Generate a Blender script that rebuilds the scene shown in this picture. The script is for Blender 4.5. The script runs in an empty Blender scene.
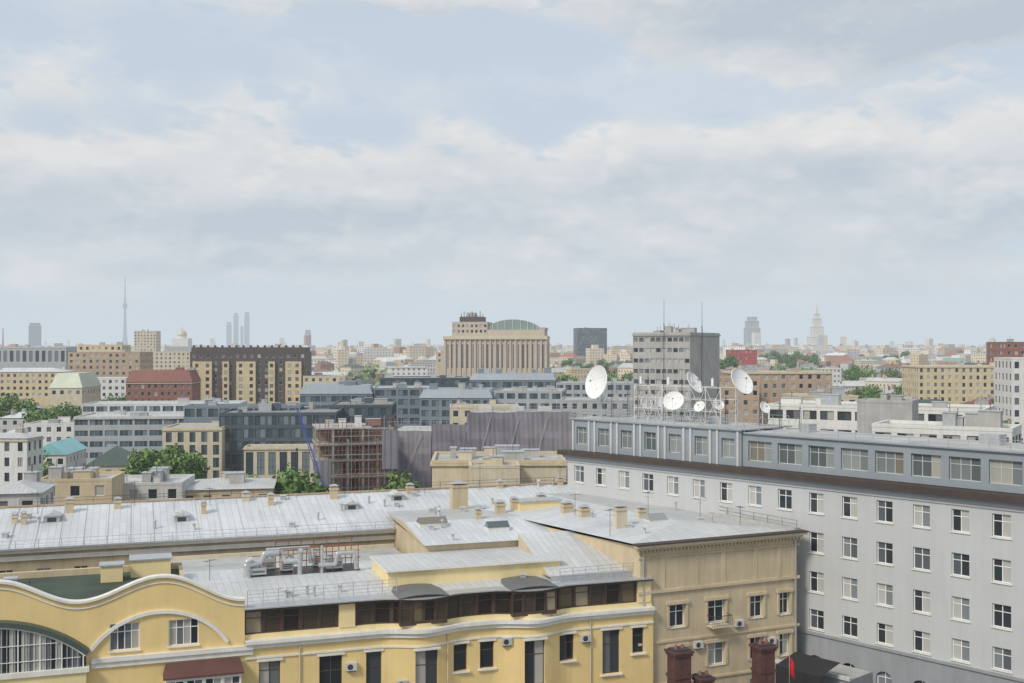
import bpy, math, random
from mathutils import Vector, Matrix
from mathutils.geometry import tessellate_polygon
R=random.Random(11)
S=bpy.context.scene; COL=S.collection
F=1100.0; HY=346.0; CZ=45.0
def wx(px,D): return (px-512)/F*D
def wz(py,D): return CZ-(py-HY)/F*D

# ------------------------------------------------------------------ materials
def newmat(name):
    m=bpy.data.materials.new(name); m.use_nodes=True
    nt=m.node_tree; b=nt.nodes['Principled BSDF']; return m,nt,b
def N(nt,t,**k):
    n=nt.nodes.new(t)
    for a,v in k.items(): setattr(n,a,v)
    return n
def math_(nt,op,a,b=None,c=None,clamp=False):
    n=nt.nodes.new('ShaderNodeMath'); n.operation=op; n.use_clamp=clamp
    for i,v in enumerate((a,b,c)):
        if v is None: continue
        if isinstance(v,(int,float)): n.inputs[i].default_value=v
        else: nt.links.new(v,n.inputs[i])
    return n.outputs[0]
def mixc(nt,f,a,b,bt='MIX'):
    n=nt.nodes.new('ShaderNodeMixRGB'); n.blend_type=bt
    for i,v in zip((0,1,2),(f,a,b)):
        if isinstance(v,(int,float)): n.inputs[i].default_value=v
        elif isinstance(v,tuple): n.inputs[i].default_value=(v[0],v[1],v[2],1)
        else: nt.links.new(v,n.inputs[i])
    return n.outputs[0]
def noise(nt,vec,scale,detail=5,rough=.55):
    n=nt.nodes.new('ShaderNodeTexNoise'); n.inputs['Scale'].default_value=scale
    n.inputs['Detail'].default_value=detail; n.inputs['Roughness'].default_value=rough
    if vec is not None: nt.links.new(vec,n.inputs['Vector'])
    return n.outputs['Fac']
def mapr(nt,v,a,b,c,d):
    n=nt.nodes.new('ShaderNodeMapRange'); nt.links.new(v,n.inputs[0])
    for i,x in enumerate((a,b,c,d)): n.inputs[1+i].default_value=x
    return n.outputs[0]
def stains(nt,col,var,scale,streak):
    tc=N(nt,'ShaderNodeTexCoord')
    h=mapr(nt,noise(nt,tc.outputs['Object'],scale,3,.65),.3,.7,1-var,1+var*.6)
    if streak:
        mp=N(nt,'ShaderNodeMapping'); mp.inputs['Scale'].default_value=(1.6,1.6,.14)
        nt.links.new(tc.outputs['Object'],mp.inputs['Vector'])
        g=mapr(nt,noise(nt,mp.outputs[0],1.0,2,.65),.35,.7,1-streak,1.03)
        h=math_(nt,'MULTIPLY',h,g)
    cb=N(nt,'ShaderNodeCombineXYZ')
    for i in range(3): nt.links.new(h,cb.inputs[i])
    return mixc(nt,1.0,col,cb.outputs[0],'MULTIPLY'),tc
def M(name,col,rough=.85,var=.14,scale=.5,streak=.18,metal=0):
    m,nt,b=newmat(name)
    if var:
        c,tc=stains(nt,col,var,scale,streak)
        nt.links.new(c,b.inputs['Base Color'])
    else: b.inputs['Base Color'].default_value=(*col,1)
    b.inputs['Roughness'].default_value=rough; b.inputs['Metallic'].default_value=metal
    return m
def sheet_roof(name,col,row=.62,ln=2.6,rough=.5,metal=.2,var=.12,dark=.70,spots=.2):
    m,nt,b=newmat(name)
    uv=N(nt,'ShaderNodeUVMap'); sp=N(nt,'ShaderNodeSeparateXYZ'); cb=N(nt,'ShaderNodeCombineXYZ')
    nt.links.new(uv.outputs[0],sp.inputs[0]); nt.links.new(sp.outputs[1],cb.inputs[0]); nt.links.new(sp.outputs[0],cb.inputs[1])
    br=N(nt,'ShaderNodeTexBrick'); nt.links.new(cb.outputs[0],br.inputs['Vector'])
    br.inputs['Scale'].default_value=1; br.inputs['Brick Width'].default_value=ln; br.inputs['Row Height'].default_value=row
    br.inputs['Mortar Size'].default_value=.022; br.inputs['Bias'].default_value=0
    c=Vector(col)
    br.inputs['Color1'].default_value=(*(c*.94),1); br.inputs['Color2'].default_value=(*(c*1.05),1); br.inputs['Mortar'].default_value=(*(c*dark),1)
    c2,tc=stains(nt,br.outputs['Color'],var,.07,.0)
    spot=mapr(nt,noise(nt,tc.outputs['Object'],.16,5,.62),.58,.68,0,spots)
    c3=mixc(nt,spot,c2,(c.x*.45,c.y*.43,c.z*.42))
    nt.links.new(c3,b.inputs['Base Color'])
    b.inputs['Roughness'].default_value=rough; b.inputs['Metallic'].default_value=metal
    return m
def glassmat(name,ramp,rough=.06):
    m,nt,b=newmat(name)
    oi=N(nt,'ShaderNodeObjectInfo'); g=N(nt,'ShaderNodeNewGeometry')
    f=math_(nt,'FRACT',math_(nt,'ADD',oi.outputs['Random'],g.outputs['Random Per Island']))
    cr=N(nt,'ShaderNodeValToRGB'); cr.color_ramp.interpolation='CONSTANT'; e=cr.color_ramp.elements
    e[0].position=0; e[0].color=(*ramp[0][1],1); e[1].position=ramp[1][0]; e[1].color=(*ramp[1][1],1)
    for p,c in ramp[2:]:
        x=e.new(p); x.color=(*c,1)
    nt.links.new(f,cr.inputs[0]); nt.links.new(cr.outputs[0],b.inputs['Base Color'])
    b.inputs['Roughness'].default_value=rough; b.inputs['IOR'].default_value=1.5
    return m
def palramp(nt,palette,fac):
    cr=N(nt,'ShaderNodeValToRGB'); cr.color_ramp.interpolation='CONSTANT'; e=cr.color_ramp.elements
    e[0].position=0;e[0].color=(*palette[0],1);e[1].position=1/len(palette);e[1].color=(*palette[1],1)
    for i,c in enumerate(palette[2:]):
        x=e.new((i+2)/len(palette)); x.color=(*c,1)
    nt.links.new(fac,cr.inputs[0]); return cr.outputs[0]
def winmat(name,col,bay=3.0,fh=3.3,fw=.42,fhh=.5,glass=(.10,.11,.125),palette=None):
    m,nt,b=newmat(name)
    uv=N(nt,'ShaderNodeUVMap'); sp=N(nt,'ShaderNodeSeparateXYZ'); nt.links.new(uv.outputs[0],sp.inputs[0])
    u=math_(nt,'DIVIDE',sp.outputs[0],bay); v=math_(nt,'DIVIDE',sp.outputs[1],fh)
    fu=math_(nt,'FRACT',u); fv=math_(nt,'FRACT',v)
    iu=math_(nt,'LESS_THAN',math_(nt,'ABSOLUTE',math_(nt,'SUBTRACT',fu,.5)),fw/2)
    iv=math_(nt,'LESS_THAN',math_(nt,'ABSOLUTE',math_(nt,'SUBTRACT',fv,.52)),fhh/2)
    w=math_(nt,'MULTIPLY',iu,iv)
    cb=N(nt,'ShaderNodeCombineXYZ'); nt.links.new(math_(nt,'FLOOR',u),cb.inputs[0]); nt.links.new(math_(nt,'FLOOR',v),cb.inputs[1])
    wn=N(nt,'ShaderNodeTexWhiteNoise'); nt.links.new(cb.outputs[0],wn.inputs[0])
    gl=mixc(nt,mapr(nt,wn.outputs[0],0,1,0,.5),glass,(.42,.44,.46))
    if palette:
        g=N(nt,'ShaderNodeNewGeometry'); base=palramp(nt,palette,g.outputs['Random Per Island'])
    else: base,tc=stains(nt,col,.12,.1,0)
    nt.links.new(mixc(nt,w,base,gl),b.inputs['Base Color'])
    nt.links.new(mapr(nt,w,0,1,.85,.15),b.inputs['Roughness'])
    return m

yellow=M('yellow_plaster',(.78,.585,.265),.85,.08,.35,.03)
yellowl=M('pale_yellow_plaster',(.80,.65,.35),.85,.08,.35,.03)
white=M('white_moulding',(.78,.755,.69),.7,.08,.6,.08)
whitep=M('white_frame_paint',(.80,.80,.78),.5,0)
brown=M('dark_brown_joinery',(.075,.042,.03),.5,.25,1,0)
brownf=M('brown_frame',(.10,.06,.042),.5,0)
maroon=M('maroon_metal',(.12,.05,.042),.5,.2,.6,0)
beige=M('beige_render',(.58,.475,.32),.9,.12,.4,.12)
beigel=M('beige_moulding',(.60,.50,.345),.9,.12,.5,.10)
beiged=M('dark_beige_render',(.52,.43,.29),.9,.16,.4,.2)  # slightly darker, more streaked beige
cream=M('cream_stone',(.63,.55,.41),.85,.12,.4,.12)
stone=M('sandstone_blocks',(.55,.465,.37),.85,.10,.1,.08)
greyw=M('pale_grey_paint',(.505,.515,.52),.8,.05,.18,.03)
greyd=M('mid_grey_paint',(.30,.315,.335),.8,.10,.3,.1)
greyat=M('blue_grey_panel',(.28,.315,.345),.6,.10,.4,0)
darkcor=M('dark_cornice',(.06,.042,.034),.7,.2,.6,0)
silver=sheet_roof('galvanised_sheet_roof',(.66,.68,.695))
silver2=sheet_roof('weathered_sheet_roof',(.54,.545,.54),.6,2.0,.55,.15)
silver3=sheet_roof('light_sheet_roof',(.60,.605,.60),.6,2.0,.55,.15)
flatg=M('flat_roof_grey',(.26,.26,.26),.95,.25,.3,0)
flatl=M('flat_roof_light',(.44,.44,.43),.9,.25,.25,0)
greenf=M('green_roof_felt',(.055,.078,.055),.95,.3,.4,0)
greenr=sheet_roof('dark_green_sheet',(.07,.10,.085),.5,2,.5,.1)
turq=sheet_roof('turquoise_sheet',(.26,.56,.57),.5,2,.5,.05,.12,.75,.1)
palegreen=sheet_roof('pale_green_sheet',(.48,.53,.42),.5,2,.5,.1,.15)
redroof=sheet_roof('dull_red_sheet',(.24,.085,.065),.5,2,.6,.05,.2)
brickm=M('red_brick',(.28,.12,.09),.9,.2,.8,0)
brickdk=M('maroon_brick',(.12,.05,.042),.9,.35,1.6,.3)
dbrown=M('dark_brown_cladding',(.085,.066,.06),.6,.15,.4,0)
conc=M('concrete_panel',(.44,.43,.41),.9,.16,.3,.15)
concw=M('warm_concrete_panel',(.45,.435,.41),.9,.14,.2,.12)
concl=M('pale_concrete',(.58,.575,.56),.9,.12,.3,.15)
offdk=M('dark_office_cladding',(.08,.10,.115),.4,.15,.3,0)
offbl=M('blue_grey_cladding',(.20,.24,.28),.45,.12,.3,0)
offgr=M('grey_cladding',(.40,.42,.43),.6,.12,.3,0)
galv=M('galvanised_steel',(.52,.53,.54),.4,.15,2,0,.5)
dishm=M('dish_white',(.80,.80,.79),.45,0)
darkm=M('dark_steel',(.06,.06,.065),.5,0,metal=.3)
rust=M('rusty_scaffold_tube',(.30,.135,.09),.75,.3,2,0)
blue=M('blue_paint',(.06,.10,.38),.5,0)
redm=M('red_cloth',(.6,.02,.02),.8,0)
blackm=M('black_tarpaulin',(.02,.02,.024),.7,0)
netm=M('purple_grey_netting',(.255,.24,.27),.9,.16,.10,.12)
netd=M('dark_mauve_netting',(.215,.20,.23),.9,.16,.10,.12)
tanm=M('tan_brick',(.47,.35,.25),.9,.15,.4,.12)
ochre=M('ochre_facade',(.62,.51,.32),.9,.12,.4,.10)
whitew=M('white_facade',(.71,.70,.67),.8,.08,.4,.10)
glass=glassmat('window_glass',[(0,(.02,.025,.03)),(.38,(.05,.06,.07)),(.60,(.14,.15,.16)),(.80,(.40,.39,.35))])
glassp=glassmat('pale_window_glass',[(0,(.03,.037,.045)),(.28,(.09,.105,.12)),(.52,(.20,.22,.235)),(.76,(.44,.44,.42))],.08)
glassd=glassmat('tinted_glass',[(0,(.025,.02,.016)),(.35,(.06,.05,.035)),(.65,(.15,.12,.07)),(.86,(.32,.27,.18))])
glassb=glassmat('blue_office_glass',[(0,(.05,.075,.09)),(.4,(.09,.12,.14)),(.75,(.18,.22,.24))])
glassa=glassmat('attic_glass',[(0,(.10,.12,.125)),(.3,(.18,.205,.205)),(.56,(.27,.29,.28)),(.80,(.38,.37,.32)),(.92,(.20,.18,.14))],.12)
vaultg=M('greenish_vault_glass',(.24,.31,.28),.3,.1,.2,0)

# ------------------------------------------------------------------ mesh builder
class MB:
    def __init__(s): s.v=[];s.f=[];s.m=[];s.uv=[];s.mats=[];s.sm=[]
    def mi(s,mat):
        if mat not in s.mats: s.mats.append(mat)
        return s.mats.index(mat)
    def face(s,pts,mat,uv=None,smooth=False):
        pts=[Vector(p) for p in pts]; i=len(s.v); s.v+=pts; s.f.append(list(range(i,i+len(pts)))); s.m.append(s.mi(mat)); s.sm.append(smooth)
        if uv is None:
            n=(pts[1]-pts[0]).cross(pts[2]-pts[0])
            if n.length<1e-12: uv=[(0,0)]*len(pts)
            else:
                n.normalize()
                if abs(n.z)>.9995: uv=[(p.x,p.y) for p in pts]
                else:
                    t=Vector((0,0,1)).cross(n).normalized(); w=n.cross(t)
                    uv=[(p.dot(t),p.dot(w)) for p in pts]
        s.uv+=uv
    def box(s,x0,x1,y0,y1,z0,z1,mat,top=None,mx=None,bottom=True):
        c=[Vector((x,y,z)) for z in (z0,z1) for y in (y0,y1) for x in (x0,x1)]
        if mx is not None: c=[mx@p for p in c]
        for q in ((0,1,5,4),(1,3,7,5),(3,2,6,7),(2,0,4,6)): s.face([c[i] for i in q],mat)
        s.face([c[i] for i in (4,5,7,6)],top or mat)
        if bottom: s.face([c[i] for i in (0,2,3,1)],mat)
    def cyl(s,p0,p1,r0,r1,mat,seg=8,cap=True):
        p0=Vector(p0);p1=Vector(p1);d=(p1-p0).normalized()
        a=d.orthogonal().normalized();b=d.cross(a)
        A=[p0+(a*math.cos(t)+b*math.sin(t))*r0 for t in [2*math.pi*i/seg for i in range(seg)]]
        B=[p1+(a*math.cos(t)+b*math.sin(t))*r1 for t in [2*math.pi*i/seg for i in range(seg)]]
        for i in range(seg):
            j=(i+1)%seg; s.face([A[i],A[j],B[j],B[i]],mat,smooth=seg>7)
        if cap: s.face(B,mat); s.face(A[::-1],mat)
    def lathe(s,prof,mat,seg=24,mx=None):
        mx=mx or Matrix()
        for (r0,z0),(r1,z1) in zip(prof,prof[1:]):
            for i in range(seg):
                a=2*math.pi*i/seg;b=2*math.pi*(i+1)/seg
                q=[Vector((r0*math.cos(a),r0*math.sin(a),z0)),Vector((r0*math.cos(b),r0*math.sin(b),z0)),Vector((r1*math.cos(b),r1*math.sin(b),z1)),Vector((r1*math.cos(a),r1*math.sin(a),z1))]
                if r0<1e-6: q=[q[0],q[2],q[3]]
                elif r1<1e-6: q=q[:3]
                s.face([mx@p for p in q],mat,smooth=True)
    def mesh(s,name):
        me=bpy.data.meshes.new(name); me.from_pydata([tuple(p) for p in s.v],[],s.f)
        for m in s.mats: me.materials.append(m)
        me.polygons.foreach_set('material_index',s.m)
        me.polygons.foreach_set('use_smooth',s.sm)
        l=me.uv_layers.new(name='UVMap'); l.data.foreach_set('uv',[c for q in s.uv for c in q])
        me.update(); return me
    def obj(s,name,parent=None,loc=(0,0,0),rot=0,**k):
        return put(s.mesh(name),name,parent,loc,rot,**k)
def put(me,name,parent=None,loc=(0,0,0),rot=0,**k):
    o=bpy.data.objects.new(name,me); COL.objects.link(o); o.location=loc
    o.rotation_euler=(0,0,rot) if not isinstance(rot,tuple) else rot
    if parent: o.parent=parent
    for a,v in k.items(): o[a]=v
    return o
def thing(name,label,cat,loc=(0,0,0),rot=0,**k):
    o=put(None,name,None,loc,rot,**k); o['label']=label; o['category']=cat; o.empty_display_size=.5; return o

WC={}
def window_parts(w,h,st,nest):
    key=(round(w,2),round(h,2),st,nest)
    if key in WC: return WC[key]
    fr,gl,nx,nz,sill=st
    a=MB(); t=.07 if w<4 else .09; b=a if not nest else MB()
    x0,x1=-w/2,w/2
    for q in ((x0,x0+t,0,h),(x1-t,x1,0,h),(x0+t,x1-t,0,t),(x0+t,x1-t,h-t,h)): a.box(q[0],q[1],0,.08,q[2],q[3],fr)
    xs=[x0+t+(w-2*t)*i/nx for i in range(1,nx)]
    for x in xs: a.box(x-.035,x+.035,.005,.075,t,h-t,fr)
    zs=[h*.68] if nz==2 else [t+(h-2*t)*i/nz for i in range(1,nz)]
    for z in zs: a.box(x0+t,x1-t,.008,.07,z-.03,z+.03,fr)
    if sill: a.box(x0-.1,x1+.1,-.28,.0,-.1,-.02,sill)
    ex=[x0+t]+xs+[x1-t]
    for i in range(len(ex)-1):
        b.face([(ex[i],.045,t),(ex[i+1],.045,t),(ex[i+1],.045,h-t),(ex[i],.045,h-t)],gl)
    r=(a,b if nest else None,a.mesh('window'),b.mesh('window_pane') if nest else None)
    WC[key]=r; return r
def place_windows(root,wins,nest=False,maxn=100,name='window'):
    rest=MB()
    for i,(p,ang,w,h,st) in enumerate(wins):
        a,b,me,pm=window_parts(w,h,st,nest)
        if i<maxn:
            o=put(me,name,root,p,ang)
            if pm: put(pm,'window_pane',o)
        else:
            mx=Matrix.Translation(p)@Matrix.Rotation(ang,4,'Z')
            for src in (a,b):
                if src is None: continue
                k=0
                for f,m in zip(src.f,src.m):
                    rest.face([mx@src.v[j] for j in f],src.mats[m],src.uv[k:k+len(f)]); k+=len(f)
    if rest.f:
        o=rest.obj('windows',root); o['kind']='stuff'
def facade(mb,wins,o,ang,L,z0,z1,cols,rows,mat,rev=.18,st=None,off=None,skip=None,step=None):
    u=Vector((math.cos(ang),math.sin(ang),0)); n=Vector((u.y,-u.x,0)); O=Vector((o[0],o[1],0))
    def P(s,z,d=0): return O+u*s+n*((off(s) if off else 0)-d)+Vector((0,0,z))
    xs={0.0,L}; zs={z0,z1}
    for c,w in cols: xs|={c-w/2,c+w/2}
    for r in rows: zs|={r[0],r[0]+r[1]}
    if step:
        k=int(L/step)
        for i in range(k):
            x=L*i/k
            if all(abs(x-y)>.12 for y in xs): xs.add(x)
    xs=sorted(xs); zs=sorted(zs)
    for xa,xb in zip(xs,xs[1:]):
        xm=(xa+xb)/2; ci=next((i for i,(c,w) in enumerate(cols) if abs(xm-c)<w/2),None)
        for za,zb in zip(zs,zs[1:]):
            zm=(za+zb)/2; ri=next((i for i,r in enumerate(rows) if r[0]<zm<r[0]+r[1]),None)
            if ci is not None and ri is not None and not (skip and skip(ci,ri)): continue
            mb.face([P(xa,za),P(xb,za),P(xb,zb),P(xa,zb)],mat,[(xa,za),(xb,za),(xb,zb),(xa,zb)])
    for ri,r in enumerate(rows):
        for ci,(c,w) in enumerate(cols):
            if skip and skip(ci,ri): continue
            a,b,zb,zt=c-w/2,c+w/2,r[0],r[0]+r[1]
            mb.face([P(a,zb),P(a,zt),P(a,zt,rev),P(a,zb,rev)],mat); mb.face([P(b,zt),P(b,zb),P(b,zb,rev),P(b,zt,rev)],mat)
            mb.face([P(a,zb),P(a,zb,rev),P(b,zb,rev),P(b,zb)],mat); mb.face([P(a,zt,rev),P(a,zt),P(b,zt),P(b,zt,rev)],mat)
            A=P(a,zb,rev-.05);B=P(b,zb,rev-.05); an=math.atan2(B.y-A.y,B.x-A.x)
            wins.append(((A+B)/2,an,(B-A).length,r[1],(r[2] if len(r)>2 and r[2] else st)))
def poly_wall(mb,outer,holes,y0,t,mat,rev=.2):
    loops=[outer]+holes; flat=[p for l in loops for p in l]
    tris=tessellate_polygon([[Vector((x,z,0)) for x,z in l] for l in loops])
    for tr in tris:
        p=[flat[i] for i in tr]
        ar=(p[1][0]-p[0][0])*(p[2][1]-p[0][1])-(p[2][0]-p[0][0])*(p[1][1]-p[0][1])
        if abs(ar)<1e-9: continue
        if ar<0: p=p[::-1]
        mb.face([(x,y0,z) for x,z in p],mat)
    for k,l in enumerate(loops):
        d=t if k==0 else rev
        for i in range(len(l)):
            a=l[i];b=l[(i+1)%len(l)]
            mb.face([(a[0],y0,a[1]),(a[0],y0+d,a[1]),(b[0],y0+d,b[1]),(b[0],y0,b[1])],mat)
def band(mb,pts,y0,y1,t,mat):
    n=len(pts); up=[]
    for i,p in enumerate(pts):
        a=pts[max(i-1,0)];b=pts[min(i+1,n-1)]; d=Vector((b[0]-a[0],b[1]-a[1])).normalized()
        up.append((p[0]-d.y*t,p[1]+d.x*t))
    q=lambda p,y:(p[0],y,p[1])
    for i in range(n-1):
        a,b,c,d=pts[i],pts[i+1],up[i+1],up[i]
        mb.face([q(a,y0),q(b,y0),q(c,y0),q(d,y0)],mat); mb.face([q(b,y1),q(a,y1),q(d,y1),q(c,y1)],mat)
        mb.face([q(d,y0),q(c,y0),q(c,y1),q(d,y1)],mat); mb.face([q(b,y0),q(a,y0),q(a,y1),q(b,y1)],mat)
    for p,c in ((pts[0],up[0]),(pts[-1],up[-1])): mb.face([(p[0],y0,p[1]),(c[0],y0,c[1]),(c[0],y1,c[1]),(p[0],y1,p[1])],mat)
def hip(mb,x0,x1,y0,y1,z,h,mat,over=.4,gable=False,mx=None):
    x0-=over;x1+=over;y0-=over;y1+=over
    mx=mx or Matrix()
    if x1-x0>=y1-y0:
        i=0 if gable else (y1-y0)/2*.9; ym=(y0+y1)/2
        a,b=(x0+i,ym,z+h),(x1-i,ym,z+h)
        fs=[[(x0,y0,z),(x1,y0,z),b,a],[(x1,y1,z),(x0,y1,z),a,b],[(x1,y0,z),(x1,y1,z),b],[(x0,y1,z),(x0,y0,z),a]]
    else:
        i=0 if gable else (x1-x0)/2*.9; xm=(x0+x1)/2
        a,b=(xm,y0+i,z+h),(xm,y1-i,z+h)
        fs=[[(x1,y0,z),(x1,y1,z),b,a],[(x0,y1,z),(x0,y0,z),a,b],[(x0,y0,z),(x1,y0,z),a],[(x1,y1,z),(x0,y1,z),b]]
    for f in fs: mb.face([mx@Vector(p) for p in f],mat)
    mb.face([mx@Vector(p) for p in ((x0,y0,z),(x0,y1,z),(x1,y1,z),(x1,y0,z))],mat)

class Frame:
    def __init__(s,x,y,ang): s.o=(x,y); s.a=ang; s.u=(math.cos(ang),math.sin(ang)); s.v=(-math.sin(ang),math.cos(ang))
    def al(s,px,b=0):
        k=(px-512)/F; ox=s.o[0]+b*s.v[0]; oy=s.o[1]+b*s.v[1]
        return (k*oy-ox)/(s.u[0]-k*s.u[1])
    def Y(s,a,b=0): return s.o[1]+a*s.u[1]+b*s.v[1]
    def z(s,px,py,b=0): return CZ-(py-HY)/F*s.Y(s.al(px,b),b)
    def az(s,px,py,b=0): return (s.al(px,b),s.z(px,py,b))
    def w(s,a,b): return (s.o[0]+a*s.u[0]+b*s.v[0],s.o[1]+a*s.u[1]+b*s.v[1])
occ=[]
TH=math.radians(18.98)
def railing(name,label,pts,h=1.0,gap=1.6,mat=galv,rails=3,r=.025):
    mb=MB(); o=Vector(pts[0])
    for a,b in zip(pts,pts[1:]):
        a=Vector(a)-o;b=Vector(b)-o; L=(b-a).length; n=max(1,round(L/gap))
        for i in range(n+1):
            p=a.lerp(b,i/n); mb.cyl(p,p+Vector((0,0,h)),r,r,mat,5,False)
        for j in range(rails):
            z=Vector((0,0,h*(j+1)/rails)); mb.cyl(a+z,b+z,r*.8,r*.8,mat,5,False)
    ob=mb.obj(name,None,o); ob['label']=label; ob['category']='railing'; return ob

# ================================================================== YELLOW BUILDING (A)
FA=Frame(-20.3,82,TH)
A=thing('yellow_building','cream-yellow stucco house with wavy white-edged gable and brown glazed storey','building',(FA.o[0],FA.o[1],0),TH)
occ.append((-5,88,35))
keys=[(-150,603),(-70,603),(-5,583),(80,603),(162,577),(245,600)]
keys=[FA.az(px,py) for px,py in keys]
def cosi(k,n=14):
    out=[]
    for a,b in zip(k,k[1:]):
        for i in range(n):
            t=i/n; s=(1-math.cos(math.pi*t))/2; out.append((a[0]+(b[0]-a[0])*t,a[1]+(b[1]-a[1])*s))
    out.append(k[-1]); return out
top=cosi(keys)
aL=top[0][0]; aR=top[-1][0]
def rect(px0,px1,py0,py1):
    a0=FA.al(px0);a1=FA.al(px1); z1=FA.z((px0+px1)/2,py0); z0=FA.z((px0+px1)/2,py1); return (a0,a1,z0,z1)
holes=[];gw=[]
stw=(whitep,glass,4,2,white)
for r_ in (rect(110,140,623,650),rect(169,199,619,645)):
    a0,a1,z0,z1=r_
    holes.append([(a0,z0),(a0,z1),(a1,z1),(a1,z0)])
    gw.append((Vector(((a0+a1)/2,.15,z0)),0,a1-a0,z1-z0,stw))
for px in (110,140):
    a0=FA.al(px-9);a1=FA.al(px+9); holes.append([(a0,17.6),(a0,20.2),(a1,20.2),(a1,17.6)]); gw.append((Vector(((a0+a1)/2,.15,17.6)),0,a1-a0,2.6,(whitep,glass,2,2,white)))
mb=MB()
poly_wall(mb,[(aL,0)]+top+[(aR,0)],holes,0,.4,yellow)
mb.face([(aL,.4,0),(aR,.4,0),(aR,.4,26),(aL,.4,26)][::-1],yellow)
mb.obj('gable_wall',A)
mb=MB(); band(mb,top,-.22,.5,.16,white); mb.obj('gable_coping',A)
mb=MB(); band(mb,[(a,z-.42) for a,z in top],-.08,-.003,.09,white); mb.obj('gable_moulding',A)
def arc(cx,cz,r,a0,a1,n=26): return [(cx+r*math.cos(math.radians(a0+(a1-a0)*i/n)),cz+r*math.sin(math.radians(a0+(a1-a0)*i/n))) for i in range(n+1)]
ca,cz_=FA.az(160,690); mpp=FA.Y(ca)/F
RA=77*mpp
mb=MB(); band(mb,arc(ca,cz_,RA,145,33),-.18,-.002,.26,white); mb.obj('arch_moulding',A)
zb=FA.z(160,655)
mb=MB(); mb.box(FA.al(92),aR+.6,-.3,-.002,zb-.1,zb+.22,white); mb.obj('cornice',A)
mb=MB(); mb.box(FA.al(92),aR+.6,-.16,-.003,zb-.5,zb-.12,white); mb.obj('cornice_moulding',A)
fa_,fz=FA.az(-14,768); RF=143*FA.Y(fa_)/F; zarc=FA.z(40,656); zlow=FA.z(40,668)
dz=zarc-fz; half=math.sqrt(RF**2-dz**2); an=math.degrees(math.atan2(dz,half))
PJ=-.55
mb=MB(); ar=arc(fa_,fz,RF,180-an,an,36); band(mb,ar,PJ-.3,-.002,.34,greenr); mb.obj('barrel_roof',A)
mb=MB(); band(mb,arc(fa_,fz,RF-.14,180-an,an,36),PJ-.12,PJ+.2,.11,white)
ain=arc(fa_,fz,RF-.14,180-an,an,36)
nm=36
for i in range(0,nm+1):
    x=fa_-half+.2+(2*half-.4)*i/nm; z=max(zarc,fz+math.sqrt(max((RF-.14)**2-(x-fa_)**2,.01))); wd=.04 if i%4==0 else .012
    mb.box(x-wd,x+wd,PJ-.02,PJ+.06,zlow,z,whitep)
for z in (zlow+.7,zarc+(RF-dz)*.4):
    hw=min(half-.2,math.sqrt(max((RF-.25)**2-(max(z,zarc)-fz)**2,.1))); mb.box(fa_-hw,fa_+hw,PJ-.03,PJ+.07,z-.018,z+.018,whitep)
mb.box(fa_-half-.2,fa_+half+.2,PJ-.25,-.002,zlow-.35,zlow,white)
mb.obj('window_frame',A)
mb=MB()
for p,q in zip(ain,ain[1:]): mb.face([(p[0],PJ+.05,zlow),(q[0],PJ+.05,zlow),(q[0],PJ+.05,max(q[1],zarc)),(p[0],PJ+.05,max(p[1],zarc))],glass)
mb.obj('window_pane',A)
mb=MB(); mb.box(fa_-half,fa_+half,PJ-.1,-.003,10,zlow-.35,yellowl); mb.face([(fa_+half,PJ,zlow),(fa_+half,0,zlow),(fa_+half,0,zarc),(fa_+half,PJ,zarc)],white); mb.obj('bay_wall',A)
a0,a1=FA.al(166),FA.al(240); zt=FA.z(200,658)
mb=MB()
mb.face([(a0-.2,-1.5,zt-.85),(a1+.2,-1.5,zt-.85),(a1,-.2,zt-.12),(a0,-.2,zt-.12)],maroon)
mb.face([(a0-.2,-1.5,zt-.85),(a0,-.2,zt-.12),(a0-.2,-.2,zt-.85)],maroon); mb.face([(a1+.2,-1.5,zt-.85),(a1+.2,-.2,zt-.85),(a1,-.2,zt-.12)],maroon)
mb.box(a0-.2,a1+.2,-1.52,-.2,zt-.97,zt-.85,maroon); mb.obj('bay_roof',A)
mb=MB(); bw=[]
facade(mb,bw,(a0,-1.3),0,a1-a0,10,zt-.98,[((a1-a0)*(i+.5)/4,(a1-a0)/4-.14) for i in range(4)],[(zt-3.0,1.85)],white,.12,(whitep,glass,2,2,None))
facade(mb,bw,(a1,-1.3),math.pi/2,1.3,10,zt-.98,[(.65,.9)],[(zt-3.0,1.85)],white,.12,(whitep,glass,1,2,None))
mb.face([(a0,0,10),(a0,-1.3,10),(a0,-1.3,zt-.98),(a0,0,zt-.98)],white)
mb.obj('bay_wall',A)
place_windows(A,gw+bw,True)
L2=FA.al(653)-aR
def und(s):
    v=0
    for c,wd in ((FA.al(422)-aR,3.6),(FA.al(532)-aR,3.6)):
        t=(s-c)/wd
        if abs(t)<1: v+=1.0*(.5+.5*math.cos(math.pi*t))
    return v
mb=MB(); w2=[]
cols=[];sp=[]
for px,wp,tall in ((270,20,0),(331,22,1),(374,15,1),(424,22,1),(460,14,0),(487,14,0),(531,20,1),(566,16,0),(611,18,1),(638,12,0)):
    a=FA.al(px)-aR; w=wp/F*FA.Y(a+aR)*1.04; cols.append((a,w)); sp.append(tall)
zc=22.75
def seg_facade(z0,z1,rowT,rowS):
    edges=[0]+[ (cols[i][0]+cols[i+1][0])/2 for i in range(len(cols)-1)]+[L2]
    for i,(c,w) in enumerate(cols):
        e0,e1=edges[i],edges[i+1]; row=rowT if sp[i] else rowS
        facade(mb,w2,(aR+e0,0),0,e1-e0,z0,z1,[(c-e0,w)],[row]+[(zz,2.1) for zz in (13.5,9.5)],yellow,.22,(brownf,glass,2 if w>1.3 else 1,2,None),off=lambda s,e=e0:und(s+e),step=.45)
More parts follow.
